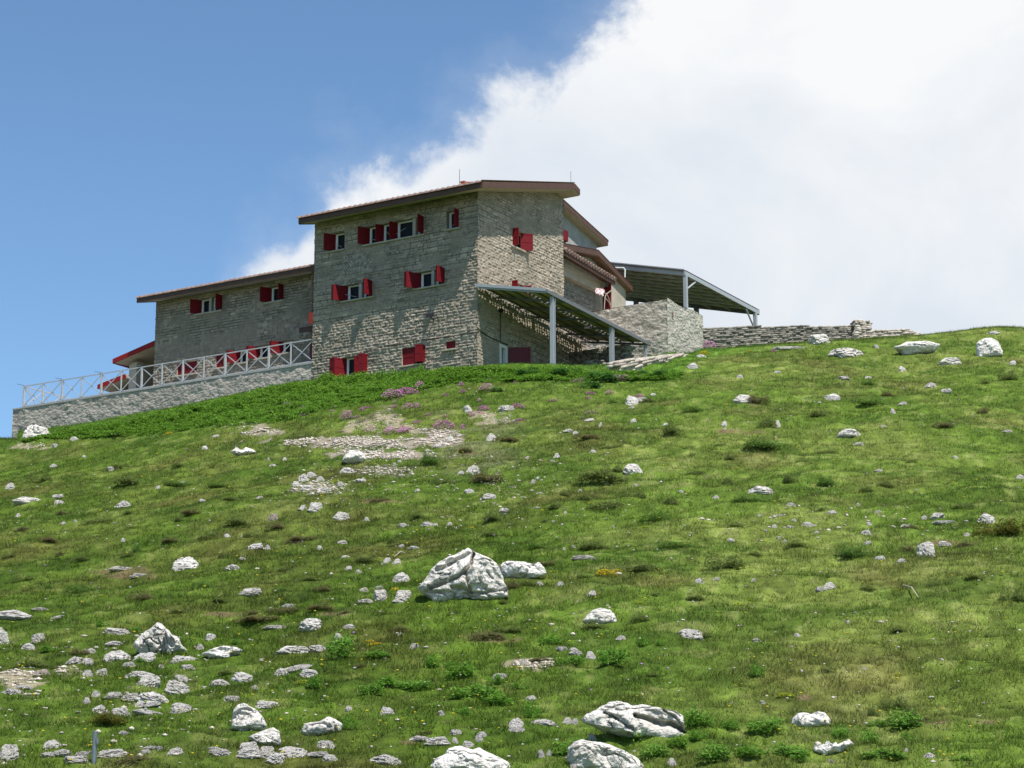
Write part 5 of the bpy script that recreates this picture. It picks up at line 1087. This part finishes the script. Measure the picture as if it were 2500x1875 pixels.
SHR = """290 1147 104 16 d|438 1144 46 14 d|192 1155 38 9 d|100 1180 74 22 d|318 1190 90 24 d|440 1190 70 14 g|540 1191 60 9 g|565 1225 40 10 d|152 1258 34 14 b|240 1280 70 13 d|315 1257 30 12 d|470 1262 60 14 b|438 1275 30 14 d|585 1290 80 20 d|672 1300 50 18 b|612 1312 44 20 d|115 1332 54 15 b|335 1352 28 22 g|505 1320 80 13 d|312 1366 40 16 d|203 1375 40 16 d|150 1362 30 14 b|25 1365 40 14 d|735 1326 80 10 b|547 1362 34 20 d|931 1224 60 9 b|958 1330 44 16 d|895 1378 70 17 d|190 1450 84 26 g|345 1468 80 24 b|506 1438 46 26 g|787 1448 50 17 b|690 1450 50 15 g|538 1478 50 12 d|790 1496 80 16 b|850 1499 56 14 b|615 1506 46 13 b|690 1507 90 13 b|630 1532 110 10 b|975 1547 60 13 b|195 1605 56 20 b|90 1635 110 30 d|262 1782 120 32 y|385 1773 40 12 d|320 1874 110 20 b|556 1650 50 13 d|484 1668 70 12 b|985 1336 80 15 d|1200 1315 50 13 d|1048 1340 40 12 d|1457 1347 84 20 d|1348 1344 26 10 d|1312 1342 60 13 g|1650 1344 100 15 g|1570 1402 130 17 d|1432 1413 50 13 g|1247 1442 48 28 b|1290 1440 50 22 d|1232 1481 30 14 d|1460 1537 96 14 d|1565 1520 60 20 d|1178 1568 110 19 b|1240 1548 84 17 d|985 1546 70 13 b|1320 1622 60 10 b|1028 1811 60 7 b|1770 1398 120 34 d|1845 1362 40 14 d|2085 1365 100 28 g|2362 1340 70 22 b|2440 1316 130 46 y|2280 1434 40 18 d|2121 1447 46 15 d|2475 1475 70 34 d|2135 1756 44 38 d|2185 1745 80 30 d|2225 1765 40 42 d|2265 1762 50 10 b|2220 1290 46 14 b|2210 1350 50 18 b|2195 1550 60 13 d|1722 1561 50 17 d|2268 1614 44 13 d|1995 1027 54 17 d|1873 1050 46 32 d|1850 989 60 22 b|2170 970 36 15 b|1872 1108 110 24 g|2018 1108 60 15 d|1776 1187 34 26 d|1930 1182 42 24 d|2018 1190 60 28 g|2165 1192 50 20 d|2118 1206 44 18 d|1840 1226 100 20 g|1783 1128 34 15 d|2225 1132 30 11 d|2008 1248 50 14 d|2355 1245 70 18 d|2460 932 60 24 d|2408 938 30 12 d|2120 943 40 13 g|2130 996 90 14 g|2400 1014 30 18 b|1050 1140 64 28 g|1080 1185 60 16 d|1190 1185 90 22 b|1236 1080 70 9 b|1140 1108 40 13 b|1430 1077 70 12 b|1497 1095 60 11 d|1640 1068 64 26 d|1497 1155 60 18 d|1475 1188 130 26 d|1428 1230 44 22 d|1480 1250 90 28 d|1380 1212 36 14 d|1545 1215 80 18 d|1635 1235 60 22 d|1406 1275 40 11 d|1330 1277 30 10 d|1205 1283 60 18 d|1598 1283 90 30 g|1020 1270 50 13 d|1355 1250 60 14 d|1584 984 34 15 d|1500 985 34 10 g|1690 1010 60 12 g|1760 1090 40 10 d|1700 1160 50 12 d|1800 1290 60 12 d|60 1300 50 12 b|420 1330 50 12 b|700 1395 50 14 d|760 1420 44 12 d|120 1440 44 14 g|440 1500 60 12 d|1330 1390 60 12 b|1700 1470 60 12 d|1600 1460 50 10 d|1950 1340 70 14 d|2380 1420 60 14 d|2420 1560 60 14 d|2330 1690 50 12 d|2020 1650 50 12 d|1600 1660 50 12 d|1300 1520 60 12 d|880 1640 40 12 b|60 1420 60 14 d|2300 1050 60 14 b|2330 1160 60 14 d|1960 1130 40 10 d"""
KN = {'d': 'dark', 'g': 'green', 'b': 'brown', 'y': 'yellow'}; KW = {'d': 'dark green', 'g': 'deep green', 'b': 'brownish', 'y': 'yellow green'}
def put_plant(meshes, name, cx, by, w, h, label, cat, group, dfac=.8, hf=1.15):
    p = hit1(cx, by); s = (p[1]*Fv[1]+p[2]*Fv[2])/F_PX; wm = w*s; d = wm*dfac; H = h*s*hf
    o = bpy.data.objects.new(name, rrng.choice(meshes)); link(o); y = p[1]+d*.35; x = p[0]/p[1]*y; o.location = (x, y, float(HMAP(np.array([x]), np.array([y]))[0])-.04)
    o.rotation_euler = (math.radians(10), 0, rrng.choice((0, math.pi))+rrng.uniform(-.3, .3)); o.scale = (wm, d, H); tag(o, label, cat, group); return o
for ln in SHR.split('|'):
    q = ln.split(); cx, by, w, h = map(float, q[:4]); k = q[4]
    wd = 'small' if w < 44 else 'medium' if w < 75 else 'broad'
    lb, u = place_label(f"{wd} {KW[k]} low cushion shrub", cx, by-h/2, 0)
    put_plant(SHM[KN[k]], 'low_shrub', cx, by, w*1.05, h, lb, 'shrub', 'low cushion shrubs dotted over the slope', dfac=.9, hf=1.5)
def leafy_mesh(seed, cols):
    rng = np.random.default_rng(seed); parts = []
    for k in range(9):
        parts.append(leaves(60, rng, np.array([rng.uniform(-.36, .36), rng.uniform(-.34, .34), 0]), .16, rng.uniform(.6, 1), .05, .17, cols, droop=.5, upright=.9))
    return tmesh('leafy_plant', *merge(parts), 'foliage')
LC = [(.11, .26, .028), (.14, .31, .04), (.075, .19, .022), (.19, .34, .06)]
LFM = [leafy_mesh(60+i, LC) for i in range(4)]
LFP = """1060 1640 50 28|1100 1636 40 20|1130 1662 90 34|1352 1578 70 24|1395 1630 70 24|1487 1630 80 38|1572 1586 40 26|1295 1756 50 38|1135 1748 36 22|1020 1690 90 24|1155 1705 120 34|1225 1730 100 26|1211 1675 40 24|1265 1695 50 18|1400 1850 90 34|1551 1815 90 32|1590 1855 90 30|1690 1785 50 45|922 1615 70 20|836 1615 80 52|768 1695 44 30|927 1612 50 14|118 1602 60 18|248 1535 40 18|330 1547 26 16|344 1624 30 14|849 1785 40 34|298 1608 20 10|958 1690 100 24|905 1700 60 26|576 1580 30 14|1845 1667 40 32|1720 1785 80 30|1790 1792 60 26|1880 1805 100 34|2055 1805 50 26|2115 1818 60 30|2195 1790 110 38|2217 1815 36 24|1920 1855 120 30|2150 1860 110 20|1830 1868 90 24|1735 1868 100 36|2350 1865 50 14|1960 1872 90 20|2140 1775 50 20|1610 1583 22 14|1470 1870 60 22|1660 1840 70 30|1700 1825 50 26|1290 1815 30 12|740 1650 30 10"""
for ln in LFP.split('|'):
    cx, by, w, h = map(float, ln.split()); wd = 'small' if w < 45 else 'medium' if w < 80 else 'wide'
    lb, u = place_label(f"{wd} bright leafy plant", cx, by-h/2, 0); put_plant(LFM, 'leafy_plant', cx, by, w*1.1, h*1.05, lb, 'plant', 'bright leafy plants in the lower meadow', hf=1.6)
# lush weeds along the foot of the walls
rng = np.random.default_rng(77); n = 2600; bx = rng.uniform(60, 1660, n)
topy = np.interp(bx, [60, 90, 330, 600, 765, 930, 1165, 1350, 1450, 1560, 1660], [1078, 1068, 1028, 962, 930, 916, 906, 903, 912, 920, 915]); boty = np.interp(bx, BAND[:, 0], BAND[:, 1])
by_ = topy+(np.maximum(boty-topy, 4))*rng.random(n)**1.1; dens = rng.random(n) < np.interp(bx, [60, 300, 900, 1400, 1460, 1660], [1, 1, 1, 1, .8, .7]); dens &= ~((bx > 1330) & (by_ < 915) & (bx < 1380) & (rng.random(n) < .3)); bx = bx[dens]; by_ = by_[dens]
Pw = inv(bx, by_); parts = []; WC = [(.12, .25, .026), (.15, .29, .035), (.09, .19, .02), (.19, .34, .05), (.06, .14, .015)]
for i, q in enumerate(Pw):
    big = np.interp(bx[i], [60, 700, 1000, 1650], [.8, 1, 1.0, 1.15]); nn = fbm2(np.array([q[0]/1.4]), np.array([q[1]/1.4]), 3, 5)[0]; hh = (.05+.72*max(nn-.25, 0))*big*(1 if by_[i]-topy[i] < 26 else .8)
    k = WC if nn > .40 else WC[:3]; parts.append(leaves(34, rng, q+np.array([0, 0, -.03]), .24, hh, .055, .13, k, droop=.5, upright=.8))
V, F, T = merge(parts); wd_ = mesh_np('weeds', V, F, 'foliage', None, T); tag(wd_, 'lush bright green weeds banked along the foot of the hut and terrace wall', 'weeds', kind='stuff')
# big rhubarb-like leaves near the pergola
DK = [leafy_mesh(90+i, [(.035, .11, .018), (.05, .15, .025), (.08, .19, .05)]) for i in range(2)]
for (cx, by, w, h), lb in zip(((1385, 925, 76, 34), (1470, 938, 90, 42), (1620, 930, 60, 36), (1560, 922, 60, 26), (1215, 962, 34, 18), (1290, 922, 70, 24), (1440, 950, 50, 24)),
        ("broad leaved dark green plant in front of the nearest pergola post", "broad leaved plant spilling downhill between the two nearer pergola posts", "rounded dark leafy plant at the right end of the weeds", "leafy plant below the sunlit stone kerb", "small dark leafy tuft below the tower corner among pink flowers", "leafy plant below the open dark red store door", "lowest leafy tuft below the pergola plants")):
    put_plant(DK, 'leafy_plant', cx, by, w*1.1, h, lb, 'plant', None, hf=1.0)
# flowers
def flower_mesh(seed, cols, n=260, stem=(.07, .13, .03)):
    rng = np.random.default_rng(seed); a = leaves(n, rng, np.zeros(3), .46, 1.0, .075, .09, cols, dome=True, upright=.9); b = leaves(160, rng, np.zeros(3), .46, .7, .03, .12, [stem], dome=True, upright=1.2); return tmesh('flower_clump', *merge([a, b]), 'petals')
PK = [flower_mesh(i, [(.74, .20, .64), (.80, .32, .72), (.62, .15, .60), (.80, .32, .60), (.12, .18, .05)], 210) for i in (1, 2)]; PP = [flower_mesh(i, [(.66, .40, .58), (.60, .25, .52), (.30, .30, .15)], 130) for i in (6, 7)]
YL = [flower_mesh(i, [(.75, .58, .03), (.65, .60, .05), (.80, .48, .02)], 260) for i in (3, 4)]; SP = [flower_mesh(i, [(.38, .44, .03), (.46, .50, .04), (.28, .36, .03)], 300) for i in (8, 9)]
FL = """960 978 44 24 k|993 963 46 18 k|1025 952 20 20 k|1005 998 40 16 k|963 995 20 8 k|846 1028 24 26 k|903 1025 18 14 p|887 1032 30 12 p|901 1055 24 16 p|951 1063 24 14 k|985 1062 28 16 k|1084 1050 42 28 k|1130 963 14 12 k|1126 945 12 12 k|1188 958 28 20 k|1180 1005 24 14 k|1153 1020 14 12 k|1264 998 26 14 k|1046 1016 14 7 k|1270 1029 20 7 k|817 995 14 8 p|1406 935 22 9 p|1515 933 44 16 k|1562 926 12 12 k|1495 910 12 7 k|1488 966 16 12 k|1452 948 16 7 p|1444 1010 30 8 p|1515 883 16 8 k|1615 878 18 8 k|1731 840 26 24 k|1765 845 14 7 p|1888 861 14 7 k|289 1065 12 7 k|456 1100 8 5 k|700 990 18 9 p|740 1000 16 8 p|660 1010 14 7 p|680 1022 16 8 p|1069 915 16 9 y|794 1022 10 5 y|413 1063 14 9 y|1478 1412 42 18 y|1507 1396 24 9 y|1356 1397 26 6 y|965 1445 18 12 y|920 1580 36 8 y|1572 866 14 6 y|1720 866 20 8 y|1808 1480 30 10 s|1830 1470 18 9 s|2187 1450 14 7 s|1918 1710 36 13 s|2195 1652 20 9 s|1790 1655 14 7 s|2067 1484 14 6 s|1225 1462 20 9 s|1558 1480 26 9 s|818 1182 24 12 s|742 1672 34 12 s|1445 1175 16 6 s|1620 1140 14 7 s|1575 1290 14 7 s|1440 1240 20 7 s|2190 1515 14 6 s|905 1570 40 8 y|250 1460 16 7 s|1775 990 10 5 y|1830 860 10 5 y"""
_r = random.Random(21)
for _i in range(34):
    _x = _r.gauss(960, 130) if _i < 24 else _r.uniform(1150, 1640); _y = _r.uniform(965, 1062) if _i < 24 else _r.uniform(928, 985)
    FL += f"|{_x:.0f} {_y:.0f} {_r.uniform(9, 20):.0f} {_r.uniform(6, 12):.0f} {'k' if _r.random() < .6 else 'p'}"
for ln in FL.split('|'):
    q = ln.split(); cx, by, w, h = map(float, q[:4]); k = q[4]; mm, nm = {'k': (PK, 'bright pink purple'), 'p': (PP, 'pale pink'), 'y': (YL, 'golden yellow'), 's': (SP, 'lime yellow')}[k]
    lb, u = place_label(f"{'tiny' if w < 16 else 'small' if w < 30 else 'large'} {nm} flower clump", cx, by-h/2, 0)
    put_plant(mm, 'flower_clump', cx, by, w*1.5, h, lb, 'flowers', f'{nm} flower clumps', hf=1.15)

# ------------------------------------------------------------------ gravel and pebbles
def pebbles(name, px_, py_, size, seed, mat, label):
    rng = np.random.default_rng(seed); P = inv(px_, py_); n = len(P); bv = ICO8; V = []; k = len(bv[0]); s = size(rng, n)
    sc = np.stack([rng.uniform(.8, 1.9, n), rng.uniform(.6, 1.2, n), rng.uniform(.35, .85, n)], 1)*s[:, None]; a = rng.random(n)*6.28; ca, sa = np.cos(a), np.sin(a)
    b = bv[0][None]*(1+rng.uniform(-.25, .25, (n, k, 1))); b = b*sc[:, None]; x = b[..., 0]*ca[:, None]-b[..., 1]*sa[:, None]; y = b[..., 0]*sa[:, None]+b[..., 1]*ca[:, None]
    V = np.stack([x+P[:, 0:1], y+P[:, 1:2], b[..., 2]+P[:, 2:3]+.08*s[:, None]], -1).reshape(-1, 3); F = (bv[1][None]+(np.arange(n)*k)[:, None, None]).reshape(-1, 3)
    o = mesh_np(name, V, F, mat, None, np.repeat(rng.random(n), k)[:, None]*np.ones((1, 3))); return tag(o, label, 'gravel', kind='stuff')
bm = bmesh.new(); bmesh.ops.create_icosphere(bm, subdivisions=1, radius=.5); ICO8 = (np.array([v.co[:] for v in bm.verts]), np.array([[v.index for v in f.verts] for f in bm.faces])); bm.free()
drystone_mat('gravel_stone', (.38, .325, .27), (.64, .57, .495)); M('gravel_stone')
rng = np.random.default_rng(5)
def in_ell(L_, n, pw=.5):
    ar = np.array([w*h for _, _, w, h in L_]); k = rng.choice(len(L_), n, p=ar/ar.sum()); r = rng.random(n)**pw; a = rng.random(n)*6.28; q = np.array(L_)[k]
    return q[:, 0]+q[:, 2]/2*r*np.cos(a), q[:, 1]+q[:, 3]/2*r*np.sin(a)
gx_, gy_ = in_ell(GRAV[:4], 7000, .62); gx_ += rng.normal(0, 9, len(gx_)); gy_ += rng.normal(0, 2.5, len(gy_)); _k = (fbm2(gx_/38, gy_/9, 3, 7) < .60); gx_, gy_ = gx_[_k], gy_[_k]; _a, _b = in_ell(GRAV[4:7], 520, .9); _a = _a+rng.normal(0, 14, 520); _b = _b+rng.normal(0, 4, 520); gx_ = np.concatenate([gx_, _a]); gy_ = np.concatenate([gy_, _b]); pebbles('gravel', gx_, gy_, lambda r, n: .035+.10*r.random(n)**3, 1, 'gravel_stone', 'pale gravel and rubble spread below the tower')
n = 1100; cx_ = np.concatenate([rng.normal(1000, 260, 520), rng.uniform(-20, 2520, 320), rng.normal(2000, 150, 170), rng.normal(1260, 120, 150), rng.normal(880, 130, 150), rng.normal(300, 190, 240)])
cy_ = np.concatenate([rng.normal(1165, 75, 520), rng.uniform(930, 1870, 320), rng.normal(1275, 22, 170), rng.normal(1190, 45, 150), rng.normal(1180, 40, 150), rng.normal(1700, 85, 240)]); ok = (cy_ < 1890) & (cy_ > np.interp(cx_, BAND[:, 0], BAND[:, 1])+8)
pebbles('pebbles', cx_[ok], cy_[ok], lambda r, n: .02+.085*r.random(n)**3, 2, 'gravel_stone', 'white limestone chips sprinkled through the grass')
gx_, gy_ = in_ell(SAND+GRAV[4:], 1700); pebbles('pebbles', gx_, gy_, lambda r, n: .025+.08*r.random(n)**2.5, 3, 'gravel_stone', 'loose chips on the bare sandy patches')

# ------------------------------------------------------------------ grass
rng = np.random.default_rng(99)
NB = 950000
yb = 29*(128/29.)**rng.random(NB)**.93; ub = np.clip(rng.normal(0, .2, NB), -.42, .42); ub = np.where(rng.random(NB) < .85, rng.uniform(-.28, .28, NB), ub); xb = ub*(yb+3)
z = HMAP(xb, yb); g, bare, px_, py_, n2, n5 = gcol(xb, yb, z)
clump = fbm2(xb/.22, yb/.30, 2, 301); tall = fbm2(xb/2.1, yb/2.6, 3, 311)
keep = (rng.random(NB) > bare*.97) & (rng.random(NB) < .45+1.3*sst(.35, .6, clump))
dx = xb-C0[0]; dy = yb-C0[1]; HX = -(dx*Lv[0]+dy*Lv[1]); HY = dx*Rv[0]+dy*Rv[1]
keep &= ~((HY > -.05) & (HX < 3.2) & (HX > -30)); keep &= ~((HY > 8.5) & (HX < 4.6) & (HX > -30))
xb, yb, z, g, clump, tall, n2 = [q[keep] for q in (xb, yb, z, g, clump, tall, n2)]; n = len(xb)
hgt = (.032+.048*sst(.3, .7, clump)+.028*sst(.52, .7, tall))*rng.uniform(.6, 1.35, n)*(1+.004*(yb-30)); wdt = (.008+.00016*yb)*rng.uniform(.7, 1.3, n)
th = rng.random(n)*2*np.pi; ln = rng.uniform(.3, 1.5, n)*hgt; sx_ = np.cos(th); sy_ = np.sin(th); ph = rng.random(n)*2*np.pi
V = np.empty((n, 3, 3)); V[:, 0] = np.stack([xb-sx_*wdt/2, yb-sy_*wdt/2, z-.015], 1); V[:, 1] = np.stack([xb+sx_*wdt/2, yb+sy_*wdt/2, z-.015], 1); V[:, 2] = np.stack([xb+np.cos(ph)*ln, yb+np.sin(ph)*ln, z+hgt], 1)
k = rng.random(n); tc_ = g*rng.uniform(.75, 1.4, n)[:, None]; tc_ = np.where((k > .90)[:, None], tc_*np.array([1.6, 1.3, 1.5]), tc_); tc_ = np.where((k < .02)[:, None], np.array([[.36, .32, .18]]), tc_)
gr = mesh_np('grass', V.reshape(-1, 3), np.arange(3*n).reshape(n, 3), 'grass_blades', None, np.repeat(tc_, 3, 0)); tag(gr, 'short green alpine grass covering the whole slope', 'grass', kind='stuff')
# tiny blossoms sprinkled in the grass
fx = rng.uniform(-30, 2530, 900); fy = 850+1030*rng.random(900)**.8; okf = fy > np.interp(fx, BAND[:, 0], BAND[:, 1]); fx, fy = fx[okf], fy[okf]; P = inv(fx, fy); m = len(P); cc = np.array([(.6, .5, .04), (.6, .58, .55), (.38, .42, .05), (.5, .3, .55)])[rng.choice(4, m, p=(.35, .35, .22, .08))]
r_ = (.018+.0003*P[:, 1])*rng.uniform(.6, 1.1, m); b8 = ICO8[0][None]*r_[:, None, None]*2*np.array([1, 1, .5]); V = (b8+P[:, None]+np.array([0, 0, .10])).reshape(-1, 3); F = (ICO8[1][None]+(np.arange(m)*len(ICO8[0]))[:, None, None]).reshape(-1, 3)
wf = mesh_np('wildflowers', V, F, 'petals', None, np.repeat(cc, len(ICO8[0]), 0)); tag(wf, 'tiny yellow and white blossoms sprinkled through the grass', 'flowers', kind='stuff')
